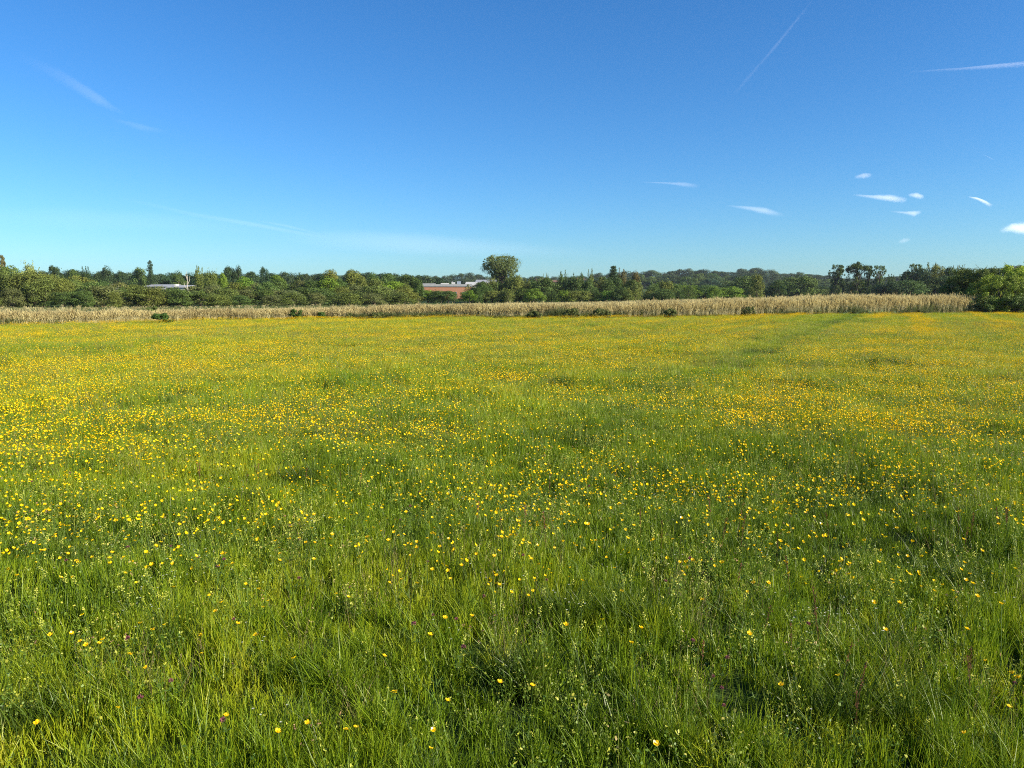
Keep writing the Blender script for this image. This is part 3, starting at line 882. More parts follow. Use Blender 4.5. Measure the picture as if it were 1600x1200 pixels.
KIND = {}
def mk(kind, seed):
    """crown + trunk meshes in unit size (height 1, width about 1)"""
    r_ = np.random.default_rng(seed * 37 + sum(map(ord, kind)))
    def dome(n, z0, z1, rx, lr, narrow=0.3, per=1500):
        lob = []
        for i in range(n):
            t = r_.uniform(0, 1) ** .8; z = z0 + (z1 - z0) * t
            prof = math.sqrt(max(0.03, 1 - (t * 2 - 0.75) ** 2 * .62)) if narrow else 1
            a = r_.uniform(0, 6.28); rr = rx * prof * math.sqrt(r_.uniform(.15, 1)) * (1 - narrow * t)
            l = lr * r_.uniform(.6, 1.25); lob.append((np.array([rr * math.cos(a), rr * math.sin(a), z]), np.array([l, l, l * r_.uniform(.65, .95)])))
        return lob
    per = 1500
    if kind == 'round':
        lob = dome(26, .22, .84, .43, .15, .24); lob.append((np.array([0, 0, .6]), np.array([.3, .3, .28])))
        C = leaves_in_lobes(r_, lob, 2000, .017); T = trunk_mesh('trunk', r_, .34, .045, [l[0] for l in lob[:8]])
    elif kind == 'scrub':
        lob = dome(30, .05, .82, .46, .15, .38); lob.append((np.array([0, 0, .4]), np.array([.36, .36, .36])))
        C = leaves_in_lobes(r_, lob, 1900, .016)
        # upward shoots that fray the outline
        sh = []
        for i in range(26):
            l = lob[r_.integers(0, 30)]; p = l[0] + np.array([r_.normal(0, .1), r_.normal(0, .1), l[1][2] * .8])
            for j in range(9): sh.append(p + np.array([r_.normal(0, .008) + .004 * j * r_.normal(), r_.normal(0, .008), j * .013]))
        sh = np.array(sh); m = len(sh); a = r_.normal(0, 1, (m, 3)) * .006; b = np.tile([0, 0, .014], (m, 1)) + r_.normal(0, .004, (m, 3))
        C = tuple(np.concatenate([p, q]) for p, q in zip(C, (sh, a, b, r_.uniform(.4, 1, m))))
        T = trunk_mesh('trunk', r_, .2, .03, [l[0] for l in lob[:10]])
    elif kind == 'shoot':      # alder / sallow: several pointed leaders
        lob = []
        for i in range(7):
            a = r_.uniform(0, 6.28); rr = .34 * math.sqrt(r_.uniform(0, 1)); top = r_.uniform(.68, 1.0) * (1 - .25 * rr)
            for j in range(9):
                t = j / 8; z = .10 + (top - .10) * t; w = (.17 * (1 - t) ** .55 + .035)
                lob.append((np.array([rr * math.cos(a) * (1 - .2 * t) + r_.normal(0, .035), rr * math.sin(a) + r_.normal(0, .02), z]), np.array([w, w, .065])))
        C = leaves_in_lobes(r_, lob, 1500, .0135); T = trunk_mesh('trunk', r_, .3, .03, [l[0] for l in lob[6::9]])
    elif kind == 'poplar':
        lob = [(np.array([r_.normal(0, .1), r_.normal(0, .1), z]), np.array([.30, .30, .075]) * (1.15 - max(0, z - .35) * 1.35) * r_.uniform(.85, 1.15)) for z in np.linspace(.06, .96, 44)]
        C = leaves_in_lobes(r_, lob, 1800, .016); T = trunk_mesh('trunk', r_, .4, .04, [(0, 0, .8), (.1, 0, .6), (-.1, .05, .65)])
    elif kind == 'airy':       # open crown high on visible stems
        lob = []
        for i in range(90):
            a = r_.uniform(0, 6.28); z = r_.uniform(.44, .96); rr = .38 * math.sqrt(r_.uniform(.1, 1)) * (1.15 - abs(z - .72) * 1.6)
            l = r_.uniform(.035, .085); lob.append((np.array([rr * math.cos(a), rr * math.sin(a), z]), np.array([l, l, l * .55])))
        for i in range(16):
            a = r_.uniform(0, 6.28); lob.append((np.array([.2 * math.cos(a), .2 * math.sin(a), r_.uniform(.12, .42)]), np.array([.13, .13, .07])))
        C = leaves_in_lobes(r_, lob, 1500, .014, .2); T = trunk_mesh('trunk', r_, .55, .022, [l[0] for l in lob])
    elif kind == 'umbrella':   # flat-topped pine
        lob = []
        for i in range(40):
            a = r_.uniform(0, 6.28); rr = .42 * math.sqrt(r_.uniform(0, 1)); z = .90 - .42 * rr ** 1.2 + r_.normal(0, .02)
            l = r_.uniform(.06, .11); lob.append((np.array([rr * math.cos(a), rr * math.sin(a), z]), np.array([l, l, l * .55])))
        for z in np.linspace(.2, .74, 22): lob.append((np.array([r_.uniform(-.32, .32), r_.uniform(-.3, .3), z]), np.array([.12, .12, .05])))
        C = leaves_in_lobes(r_, lob, 1700, .015, .3); T = trunk_mesh('trunk', r_, .66, .022, [l[0] for l in lob])
    elif kind == 'conifer':
        lob = []
        for j in range(11):
            z = .18 + j * .076; w = .42 * (1 - (z - .1) / 1.0) + .04
            for q in range(5):
                a = q * 1.257 + j; lob.append((np.array([w * .6 * math.cos(a), w * .6 * math.sin(a), z]), np.array([w * .5 + .03, w * .5 + .03, .045])))
            lob.append((np.array([0, 0, z]), np.array([w * .5, w * .5, .06])))
        C = leaves_in_lobes(r_, lob, 1700, .014, .3); T = trunk_mesh('trunk', r_, .7, .025, [(0, 0, .97)])
    elif kind == 'hazelike':   # broad smooth dome to the ground
        lob = dome(34, .08, .80, .45, .15, .30); lob.append((np.array([0, 0, .42]), np.array([.38, .38, .38])))
        C = leaves_in_lobes(r_, lob, 2000, .015); T = trunk_mesh('trunk', r_, .25, .04, [l[0] for l in lob[:8]])
    h = np.percentile(C[0][:, 2], 99.6); C = (C[0] / h, C[1] / h, C[2] / h, C[3])
    T.transform(Matrix.Scale(1 / h, 4))
    return crown_mesh('crown', *C), T
NVAR = {'round': 5, 'scrub': 5, 'shoot': 4, 'poplar': 1, 'airy': 3, 'umbrella': 1, 'conifer': 1, 'hazelike': 3}
for kd, nv in NVAR.items(): KIND[kd] = [mk(kd, i) for i in range(nv)]

# leaf colours (linear); the far green has distance haze mixed in as blue
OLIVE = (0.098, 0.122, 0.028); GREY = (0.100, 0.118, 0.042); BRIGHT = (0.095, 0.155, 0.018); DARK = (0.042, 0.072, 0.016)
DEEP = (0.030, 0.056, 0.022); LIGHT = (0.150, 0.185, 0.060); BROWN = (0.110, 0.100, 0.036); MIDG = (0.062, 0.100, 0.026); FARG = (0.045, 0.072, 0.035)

tree_n = [0]
def tree(u, vtop, wpx, Y, kind, colr, label, group=None, name=None, base_v=None, cat=None, sink=0.0):
    X = (u - 800) / F * Y; X = float(X)
    z0 = float(gz(X, Y)) - sink
    top = float(at(u, vtop, Y)[2]); H = top - z0; W = wpx / F * Y
    # scale: unit crown about 1.0 wide
    i = tree_n[0]; tree_n[0] += 1
    cm, tm = KIND[kind][i % len(KIND[kind])]
    if name is None: name = {'scrub': 'willow_bush', 'shoot': 'alder_tree', 'poplar': 'poplar_tree', 'airy': 'open_crowned_tree', 'umbrella': 'pine_tree', 'conifer': 'conifer_tree', 'hazelike': 'broad_bush', 'round': 'broadleaf_tree'}[kind]
    if cat is None: cat = 'bush' if 'bush' in name else 'tree'
    t = thing(name, (X, Y, z0), label, cat, group, rz=float(rng.uniform(0, 6.28)), scale=(W, W, H))
    c = link('crown', cm, t); v = rng.normal(1, .09); hsh = rng.normal(0, .05)
    c.color = (max(.01, colr[0] * v * (1 + hsh)), max(.01, colr[1] * v), max(.005, colr[2] * v * (1 - hsh)), 1)
    link('trunk', tm, t)
    return t

# --- the named ones
T = tree
T(10, 399, 18, 185, 'airy', BROWN, 'brownish open-crowned tree top rising above the thicket at the far left edge')
T(-40, 404, 90, 170, 'round', MIDG, 'large green tree half beyond the left edge of the view')
T(50, 411, 46, 160, 'scrub', LIGHT, 'light green willow crown standing highest in the left thicket', name='willow_tree', cat='tree')
T(22, 416, 50, 165, 'round', MIDG, 'mid-green rounded tree just left of the light green willow')
T(93, 416, 34, 330, 'round', DEEP, 'dark rounded tree on the skyline just right of the light green willow')
T(122, 422, 26, 335, 'round', DARK, 'small dark tree filling the skyline dip at the left')
T(140, 417, 24, 325, 'shoot', DARK, 'dark tree with ragged twiggy top on the left skyline')
T(172, 417, 32, 335, 'round', DEEP, 'broad dark domed tree midway along the left skyline')
T(194, 424, 26, 340, 'round', DEEP, 'low dark tree behind the left scrub, right of the broad domed one')
T(223, 419, 30, 325, 'round', MIDG, 'green domed tree touching the left side of the tall poplar')
T(241, 408, 17, 320, 'poplar', DEEP, 'narrow dark columnar poplar standing up on the left skyline')
T(262, 430, 26, 345, 'round', DEEP, 'low dark tree just right of the poplar, over the pale roofs')
T(284, 424, 30, 340, 'round', DARK, 'dark tree with a bushy top left of the dead white trunk')
T(318, 417, 24, 205, 'shoot', OLIVE, 'pointed olive tree with pale sunlit top right of the dead white trunk')
T(333, 424, 34, 200, 'scrub', OLIVE, 'olive-green rounded willow leaning against the pointed olive tree', name='willow_tree', cat='tree')
T(352, 427, 26, 215, 'round', BRIGHT, 'bright green tree below the pair of dark skyline domes')
T(362, 417, 28, 300, 'round', DEEP, 'left one of two dark domed trees close together on the skyline')
T(377, 416, 24, 300, 'round', DEEP, 'right one of two dark domed trees close together on the skyline')
T(398, 425, 28, 320, 'round', DEEP, 'low dark tree between the twin domes and the narrow dark tree')
T(416, 418, 19, 290, 'round', DEEP, 'narrow dark tree standing alone on the skyline left of centre')
T(386, 433, 44, 200, 'round', BRIGHT, 'sunlit yellow-green tree under the dark twin domes')
T(436, 430, 34, 200, 'round', BRIGHT, 'vivid green rounded tree just right of the narrow dark skyline tree')
T(458, 427, 26, 330, 'round', FARG, 'blue-green distant tree peeping over the vivid green one')
T(482, 428, 20, 330, 'round', FARG, 'small distant treetop left of the long olive crowns')
T(470, 438, 34, 190, 'scrub', GREY, 'greyish willow bush right of the vivid green rounded tree')
T(519, 422, 38, 195, 'round', OLIVE, 'olive-topped tree, left of the pair at the middle of the left treeline')
T(553, 422, 40, 195, 'round', OLIVE, 'olive-topped tree, right of the pair at the middle of the left treeline')
T(585, 427, 28, 200, 'round', MIDG, 'dark green tree just right of the pair of olive-topped trees')
T(608, 428, 36, 205, 'round', MIDG, 'broad green tree between the olive-topped pair and the brick building')
T(638, 429, 42, 205, 'round', DARK, 'dark round tree next to the left end of the brick building')
T(655, 437, 24, 200, 'round', DARK, 'small dark tree overlapping the left end of the brick building')
T(806, 430, 36, 225, 'scrub', OLIVE, 'olive bush against the right flank of the big lone tree')
T(768, 434, 30, 233, 'scrub', OLIVE, 'olive-green scrub joining the left side of the lone tree stem')
T(798, 431, 32, 234, 'scrub', OLIVE, 'olive-green scrub joining the right side of the lone tree stem')
T(752, 440, 34, 222, 'round', DARK, 'dark bush at the foot of the big lone tree, on its left')
T(957, 416, 34, 255, 'conifer', DEEP, 'dark tiered conifer rising from the scrub right of centre')
T(972, 421, 26, 245, 'shoot', BROWN, 'brownish tree touching the right side of the tiered conifer')
T(992, 424, 22, 240, 'round', BROWN, 'rusty brown-green tree right of the tiered conifer')
T(922, 421, 15, 230, 'shoot', OLIVE, 'slim pointed alder sticking up left of the tiered conifer')
T(852, 428, 12, 225, 'shoot', OLIVE, 'thin twiggy alder standing up just right of the big lone tree')
T(876, 424, 26, 225, 'shoot', MIDG, 'twin-pointed alder between the big lone tree and the conifer')
T(900, 427, 26, 225, 'shoot', MIDG, 'ragged alder left of the slim pointed alder')
T(1115, 447, 24, 232, 'hazelike', BRIGHT, 'small round green bush standing in the pale reeds', base_v=467)
T(1158, 432, 52, 285, 'hazelike', MIDG, 'mid-green round tree behind the small round reed bush', name='broad_tree')
T(1179, 428, 30, 240, 'scrub', OLIVE, 'tall olive bush standing forward into the reeds right of centre', name='tall_bush')
T(1240, 430, 66, 300, 'hazelike', MIDG, 'wide smooth green dome of a willow right of the tall olive bush', name='broad_tree')
T(1213, 438, 34, 290, 'round', DARK, 'dark tree on the left shoulder of the wide green dome')
T(1279, 452, 44, 320, 'hazelike', (0.09, .13, .05), 'low pale green bush right of the wide green dome')
T(1303, 414, 28, 300, 'airy', MIDG, 'open-crowned tree on the left of the flat-topped pine')
T(1312, 428, 36, 305, 'shoot', DARK, 'dark ragged tree below the open crown left of the pine')
T(1335, 410, 36, 300, 'umbrella', DARK, 'tall flat-topped pine with bare trunk on the right skyline')
T(1352, 415, 15, 300, 'airy', DARK, 'very slim tree just right of the flat-topped pine')
T(1368, 415, 26, 300, 'airy', MIDG, 'sparse feathery tree right of the very slim tree')
T(1340, 437, 40, 315, 'round', DARK, 'dark rounded tree around the foot of the flat-topped pine')
T(1372, 444, 34, 290, 'hazelike', (0.075, .115, .045), 'small pale domed bush right of the pine, in front of the dark wood')
T(1392, 429, 26, 310, 'shoot', DARK, 'dark low tree at the left end of the right-hand wood')
T(1413, 424, 34, 300, 'round', DEEP, 'dark tree stepping up at the left end of the right-hand wood')
T(1423, 413, 26, 285, 'airy', MIDG, 'light twiggy crown above the left part of the right-hand wood')
T(1447, 411, 24, 280, 'shoot', OLIVE, 'tallest olive crown in the right-hand wood')
T(1458, 414, 30, 280, 'round', OLIVE, 'olive tree beside the tallest crown of the right-hand wood')
T(1436, 420, 44, 275, 'round', DEEP, 'deep shadowy tree in the middle of the right-hand wood')
T(1478, 418, 34, 270, 'round', DARK, 'dark tree between the right-hand wood and the big near bush')
T(1487, 415, 16, 275, 'shoot', BROWN, 'brownish pointed treetop left of the big near bush')
T(1500, 421, 36, 270, 'round', DARK, 'dark tree half hidden behind the big near bush')
T(1465, 432, 50, 255, 'hazelike', DEEP, 'dark bush mass low in the right-hand wood', name='broad_bush')
T(1410, 440, 50, 262, 'hazelike', DEEP, 'dark low bush left in the right-hand wood', name='broad_bush')

# --- rows told apart only by where they stand
MARKS = [(8, 'the leftmost skyline tree'), (50, 'the light green willow'), (93, 'the first dark skyline tree'), (140, 'the ragged dark skyline tree'), (172, 'the broad dark dome'), (205, 'the green domed tree'), (241, 'the poplar'), (270, 'the grey-roofed sheds'), (297, 'the dead white trunk'), (333, 'the pointed olive tree'),
         (370, 'the twin dark domes'), (416, 'the narrow skyline tree'), (465, 'the rounded reed-side bush'), (519, 'the left olive treetop'), (553, 'the right olive treetop'), (608, 'the broad green tree'), (645, 'the dark round tree'), (680, 'the brick wall'), (712, 'the rooftop units'), (745, 'the white building'), (783, 'the big lone tree'),
         (815, 'the olive flank bush'), (852, 'the thin twiggy alder'), (885, 'the twin-pointed alder'), (922, 'the slim pointed alder'), (957, 'the tiered conifer'), (995, 'the rusty brown tree'), (1046, 'the dark reed-foot scrub'), (1115, 'the small round reed bush'), (1179, 'the tall olive bush'), (1240, 'the wide green dome'), (1300, 'the open-crowned tree'),
         (1335, 'the flat-topped pine'), (1368, 'the sparse feathery tree'), (1410, 'the low dark bush'), (1447, 'the tallest olive crown'), (1487, 'the brown pointed treetop'), (1530, 'the dark near bush'), (1588, 'the bright near bush')]
def where(u):
    if u < 0: return 'beyond the left edge'
    if u > 1602: return 'beyond the right edge'
    m = min(MARKS, key=lambda q: abs(q[0] - u)); du = u - m[0]
    return ('in line with ' if abs(du) < 7 else 'just left of ' if -15 < du < 0 else 'left of ' if du < 0 else 'just right of ' if du < 15 else 'right of ') + m[1]
def row(us, vf, wr, Yf, kinds, cols, label, group, jit=3, name=None, cat=None, seed=0):
    for i, u in enumerate(us):
        u = u + rng.uniform(-.2, .2) * wr[0]
        tree(u, vf(u) + rng.uniform(-jit, jit), rng.uniform(*wr) * 1.22 * rng.choice([.8, 1, 1.25]), Yf(u) + rng.uniform(-6, 6), kinds[i % len(kinds)], cols[rng.integers(0, len(cols))], label + ', ' + where(u), group, name=name, cat=cat)

ip = lambda a, b: (lambda u: float(np.interp(u, a, b)))
Yl = ip([-200, 0, 250, 600, 760], [138, 142, 150, 178, 200])
row(np.arange(-190, 640, 24), ip([-200, 0, 60, 110, 160, 240, 300, 400, 480, 560, 640], [418, 424, 428, 437, 443, 452, 451, 452, 450, 447, 452]), (38, 56), Yl, ['scrub', 'scrub', 'round', 'scrub', 'hazelike'],
    [OLIVE, OLIVE, GREY, MIDG, (0.09, 0.12, 0.03)], 'willow bush in the middle tier of thicket', 'bushes of the left thicket', name='willow_bush', cat='bush')
row(np.arange(-180, 640, 40), ip([-200, 0, 60, 110, 160, 240, 300, 400, 480, 560, 640], [440, 446, 450, 455, 458, 461, 460, 461, 459, 458, 460]), (30, 44), ip([-200, 0, 250, 600], [130, 134, 142, 168]), ['scrub', 'hazelike', 'scrub'],
    [GREY, OLIVE, MIDG, OLIVE], 'low sallow bush fronting the left thicket', 'low bushes before the left thicket', name='sallow_bush', cat='bush')
row(np.arange(-180, 110, 30), ip([-200, 0, 110], [414, 420, 430]), (40, 54), lambda u: 172, ['round', 'scrub'], [MIDG, BRIGHT, OLIVE], 'green tree in tall thicket end', 'trees of the tall left end', name='broadleaf_tree')
row(np.arange(100, 420, 30), ip([100, 160, 230, 300, 420], [432, 436, 446, 447, 440]), (34, 46), lambda u: 196, ['scrub', 'round', 'scrub'], [OLIVE, MIDG, GREY], 'rounded bush behind the first thicket bushes', 'second-row bushes of the left thicket', name='willow_bush', cat='bush')
row(np.arange(420, 660, 24), ip([420, 500, 560, 640], [438, 434, 434, 441]), (32, 44), lambda u: 190, ['round', 'scrub'], [MIDG, OLIVE, DARK, BRIGHT], 'rear thicket tree west of brick building', 'trees left of the brick building', name='broadleaf_tree')
row(np.arange(80, 700, 16), ip([80, 100, 250, 330, 600, 700], [424, 423, 429, 427, 428, 434]), (34, 46), lambda u: 365, ['round'], [FARG, DEEP], 'dark distant tree behind the left thicket', 'distant trees behind the left thicket', jit=2, name='broadleaf_tree')
row(np.arange(658, 760, 11), ip([658, 680, 700, 735, 760], [452, 453, 456, 454, 446]), (18, 26), lambda u: 212, ['hazelike', 'round', 'scrub'], [MIDG, BRIGHT, DARK], 'green bush before the brick building', 'bushes before the brick building', jit=2, name='broad_bush', cat='bush')
row(np.arange(745, 1075, 17), ip([745, 800, 850, 900, 950, 1000, 1040, 1075], [444, 439, 436, 434, 433, 436, 441, 444]), (26, 38), lambda u: 228, ['shoot', 'scrub', 'round', 'shoot'], [MIDG, OLIVE, DARK, OLIVE, MIDG],
    'green tree in the middle thicket', 'trees of the middle thicket')
row(np.arange(750, 1070, 22), ip([745, 900, 1070], [453, 451, 454]), (26, 36), lambda u: 216, ['scrub', 'hazelike', 'shoot'], [MIDG, DARK, OLIVE, BRIGHT],
    'low bush fronting the middle thicket', 'low bushes of the middle thicket', name='willow_bush', cat='bush')
row(np.arange(1030, 1140, 17), ip([1030, 1070, 1140], [441, 444, 450]), (30, 40), lambda u: 262, ['hazelike', 'scrub'], [BRIGHT, MIDG], 'fresh green bush behind the reeds', 'fresh green bushes right of centre', name='broad_bush', cat='bush')
row(np.arange(1130, 1420, 22), ip([1130, 1200, 1300, 1420], [446, 447, 446, 444]), (30, 42), lambda u: 330, ['round', 'hazelike', 'scrub'], [DARK, MIDG, DEEP], 'dark bush backing the right-hand reeds', 'dark bushes behind the right reeds', name='broad_bush', cat='bush')
row(np.arange(1395, 1760, 20), ip([1395, 1500, 1760], [440, 430, 428]), (34, 48), lambda u: 245, ['round', 'scrub', 'hazelike'], [DEEP, DARK, MIDG], 'lower dark tree of right-hand wood', 'lower trees of the right-hand wood', name='broadleaf_tree')
# --- wooded ridges far behind
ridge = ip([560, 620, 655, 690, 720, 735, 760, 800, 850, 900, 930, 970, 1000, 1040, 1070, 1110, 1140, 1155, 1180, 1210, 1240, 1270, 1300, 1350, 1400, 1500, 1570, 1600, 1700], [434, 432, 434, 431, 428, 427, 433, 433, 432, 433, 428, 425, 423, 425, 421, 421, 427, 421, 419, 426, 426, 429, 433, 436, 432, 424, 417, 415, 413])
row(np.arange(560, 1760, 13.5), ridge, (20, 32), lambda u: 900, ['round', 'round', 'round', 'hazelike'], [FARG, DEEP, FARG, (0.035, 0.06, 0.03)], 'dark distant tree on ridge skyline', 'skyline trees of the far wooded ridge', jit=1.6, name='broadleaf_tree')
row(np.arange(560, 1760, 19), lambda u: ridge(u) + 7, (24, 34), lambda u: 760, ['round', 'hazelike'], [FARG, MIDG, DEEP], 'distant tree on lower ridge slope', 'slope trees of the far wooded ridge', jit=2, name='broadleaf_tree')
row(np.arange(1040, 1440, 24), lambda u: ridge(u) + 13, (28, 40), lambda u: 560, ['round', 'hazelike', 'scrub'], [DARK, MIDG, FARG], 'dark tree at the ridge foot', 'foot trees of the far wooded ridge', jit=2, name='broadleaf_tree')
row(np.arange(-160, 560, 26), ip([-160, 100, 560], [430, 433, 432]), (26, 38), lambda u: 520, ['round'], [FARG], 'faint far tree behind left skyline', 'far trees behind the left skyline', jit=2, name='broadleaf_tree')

# --- the big lone tree with its wide top
def big_tree():
    r_ = np.random.default_rng(4242); Y = 238.0; X = (783 - 800) / F * Y; px_m = Y / F
    H = float(at(783, 398, Y)[2]); lob = []; ends = []
    def zz(v): return float(at(783, v, Y)[2])
    W = 31 * px_m
    for i in range(300):
        a = r_.uniform(0, 6.28); z = r_.uniform(zz(432), H - .45); t = (z - zz(432)) / (H - zz(432))
        prof = math.sqrt(max(0.03, 1 - (abs(t - .50) / .60) ** 2.3)); rr = W * .92 * prof * math.sqrt(r_.uniform(.10, 1)) * (1 if math.sin(3 * a + z) > -.6 else .8)
        l = r_.uniform(.25, .5); lob.append((np.array([rr * math.cos(a), rr * math.sin(a), z]), np.array([l * 1.15, l * 1.15, l * .8]))); ends.append(lob[-1][0])
    for i in range(120):       # foliage round the stem, down to the thicket
        a = r_.uniform(0, 6.28); z = r_.uniform(2, zz(426)); rr = r_.uniform(.3, 3.6) * (1.2 - .25 * z / zz(428)); l = r_.uniform(.35, .7)
        lob.append((np.array([rr * math.cos(a) + .5, rr * math.sin(a), z]), np.array([l, l, l])))
    C = leaves_in_lobes(r_, lob, 230, .10, .0)
    m = 15000; e = r_.normal(0, 1, (m, 3)); e /= np.linalg.norm(e, axis=1)[:, None]; zc = (zz(433) + H) / 2; rz_ = (H - zz(433)) / 2
    rr = r_.uniform(0, 1, (m, 1)) ** .42 * (1 + .13 * np.sin(3.1 * np.arctan2(e[:, 1:2], e[:, 0:1]) + 4 * e[:, 2:3]) + r_.normal(0, .05, (m, 1)))
    P = e * [W * .97, W * .97, rz_] * rr + [0, 0, zc]; P = P[vnoise(P[:, 0] * 1.3 + P[:, 1] * .9, P[:, 2] * 1.3, 5) > .26]; m = len(P)
    a = r_.normal(0, 1, (m, 3)); a /= np.linalg.norm(a, axis=1)[:, None]; b = np.cross(a, r_.normal(0, 1, (m, 3))); b /= np.linalg.norm(b, axis=1)[:, None]
    C = tuple(np.concatenate([p, q]) for p, q in zip(C, (P, a * .11, b * .07, r_.uniform(.2, 1, m))))
    t = thing('big_tree', (X, Y, 0), 'big lone tree with a wide rounded top, tallest on the skyline near the middle', 'tree')
    c = link('crown', crown_mesh('crown', *C), t); c.color = (0.102, .134, .046, 1)
    mb = MB(); mb.tube([(0, 0, -.2), (.1, 0, 4), (.1, .1, 8), (.2, 0, 12)], [.42, .34, .24, .08], 8)
    for e in ends[::3]:
        s = Vector((.1, .05, r_.uniform(5, 8.5))); e = Vector(e); mb.tube([s, s.lerp(e, .45) + Vector((0, 0, .4)), e], [.12, .07, .02], 5)
    link('trunk', mb.mesh('trunk', M_bark), t)
big_tree()

# --- the big near bush at the right edge, with long whippy shoots
def near_bush(uc, vtop, wpx, Y, colr, label, seed, nlob=70, nshoot=70, base_v=None):
    r_ = np.random.default_rng(seed); X = (uc - 800) / F * Y; top = float(at(uc, vtop, Y)[2]); W = wpx / F * Y / 2 * 1.2; nlob = int(nlob * 1.6)
    lob = []
    for i in range(nlob):
        a = r_.uniform(0, 6.28); t = r_.uniform(0, 1); z = .35 + (top - 1.0) * t; prof = math.sqrt(max(.05, 1 - (abs(t - .42) / .72) ** 2.4))
        rr = W * .9 * prof * math.sqrt(r_.uniform(.1, 1)); l = r_.uniform(.35, .75)
        lob.append((np.array([rr * math.cos(a), rr * math.sin(a) * .8, z]), np.array([l, l, l * .8])))
    C, A, B, L = leaves_in_lobes(r_, lob, 560, .075, .25)
    mb = MB(); mb.tube([(0, 0, -.1), (.05, 0, top * .5)], [.12, .05], 6); P = []
    for i in range(nshoot):
        b = lob[r_.integers(0, nlob)][0]; d_ = np.array([b[0] * .12 + r_.normal(0, .25), r_.normal(0, .25), 1.0]); l = r_.uniform(.6, 1.5)
        b = b.copy(); b[2] = min(b[2], top - l * .75)
        pts = [b + d_ * l * q + np.array([0, 0, -.25 * q * q]) for q in (0, .35, .7, 1)]
        mb.tube(pts, [.012, .009, .006, .003], 4)
        for q in r_.uniform(0.1, 1, 26): P.append(b + d_ * l * q + np.array([0, 0, -.25 * q * q]) + r_.normal(0, .045, 3))
    for i in range(16):
        e = lob[i * 2][0]; mb.tube([(0, 0, .1), tuple(e * [.4, .4, .5]), tuple(e)], [.07, .05, .02], 5)
    P = np.array(P); m = len(P); a = r_.normal(0, 1, (m, 3)); a /= np.linalg.norm(a, axis=1)[:, None]; b = np.cross(a, r_.normal(0, 1, (m, 3)))
    C = np.concatenate([C, P]); A = np.concatenate([A, a * .06]); B = np.concatenate([B, b * .025]); L = np.concatenate([L, r_.uniform(.4, 1, m)])
    t = thing('willow_bush', (X, Y, float(gz(X, Y))), label, 'bush')
    c = link('crown', crown_mesh('crown', C, A, B, L), t); c.color = (*colr, 1)
    link('trunk', mb.mesh('trunk', M_bark), t)
near_bush(1530, 414, 96, 97, (0.070, .100, .022), 'large dark green willow bush at the right end of the reeds', 1)
near_bush(1590, 410, 104, 95, (0.20, .27, .026), 'large bright yellow-green willow bush cut by the right edge of the view', 2, 90, 90)
near_bush(1556, 424, 84, 91, (0.135, .185, .024), 'mid-green willow bush between the dark and the bright one at the right', 3, 60, 50)
near_bush(1562, 456, 96, 89.8, (0.075, .115, .025), 'low bush at the foot of the big right-hand willows', 4, 40, 30)
near_bush(1500, 424, 60, 99, (0.085, .125, .024), 'mid-green bush at the left shoulder of the big right-hand willows', 6, 50, 40)
near_bush(1690, 405, 130, 96, (0.09, .14, .02), 'large willow bush just beyond the right edge', 5)

# --- small dark bushes at the near edge of the reeds
def small_bush(u, vtop, vbase, wpx, colr, label):
    Y = CAMH * F / (vbase - 460); near_ = Y
    r_ = np.random.default_rng(int(u)); X = (u - 800) / F * Y; top = max(.5, float(at(u, vtop, Y)[2])); W = wpx / F * Y / 2
    lob = []
    for i in range(34):
        a = r_.uniform(0, 6.28); t = r_.uniform(0, 1); rr = W * .85 * math.sqrt(1 - (t * .9) ** 2) * math.sqrt(r_.uniform(.05, 1)); l = r_.uniform(.12, .24)
        lob.append((np.array([rr * math.cos(a), rr * math.sin(a) * .8, .1 + (top - .25) * t]), np.array([l, l, l * .8])))
    t = thing('dark_bush', (X, Y, float(gz(X, Y))), label, 'bush')
    c = link('crown', crown_mesh('crown', *leaves_in_lobes(r_, lob, 900, .04, .25)), t); c.color = (*colr, 1)
    mb = MB(); mb.tube([(0, 0, -.05), (0, 0, top * .6)], [.04, .015], 5); link('trunk', mb.mesh('trunk', M_bark), t)
small_bush(253, 487, 507, 36, (0.045, .085, .018), 'dark green bush in the gap of the left reeds')
small_bush(240, 477, 504, 44, (0.075, .105, .03), 'grey-green bush just behind the dark one in the gap of the left reeds')
small_bush(465, 481, 501, 36, (0.045, .080, .018), 'rounded dark green bush before the reeds, left of centre')
for q in ((545, 486, 499, 40), (590, 487, 499, 34), (655, 489, 499, 26), (835, 484, 498.5, 30), (893, 480, 498.5, 34), (940, 481, 498, 44), (1046, 480, 497.5, 26), (1170, 478, 496, 30)):
    small_bush(*q, (0.080, .098, .032), {545: 'dull green scrub patch at the reed foot right of the two dark bushes', 590: 'dull green scrub patch at the reed foot under the olive treetops', 655: 'small dull scrub patch at the reed foot below the brick building',
        835: 'dull green scrub patch at the reed foot right of the big lone tree', 893: 'green-brown scrub patch at the reed foot below the ragged alders', 940: 'widest green-brown scrub patch at the reed foot, below the conifer', 1046: 'dark scrub patch at the reed foot left of the small round reed bush', 1170: 'dull scrub patch at the reed foot below the tall olive bush'}[q[0]])
small_bush(503, 486, 500, 18, (0.04, .075, .018), 'smaller dark bush right of the rounded one before the reeds')

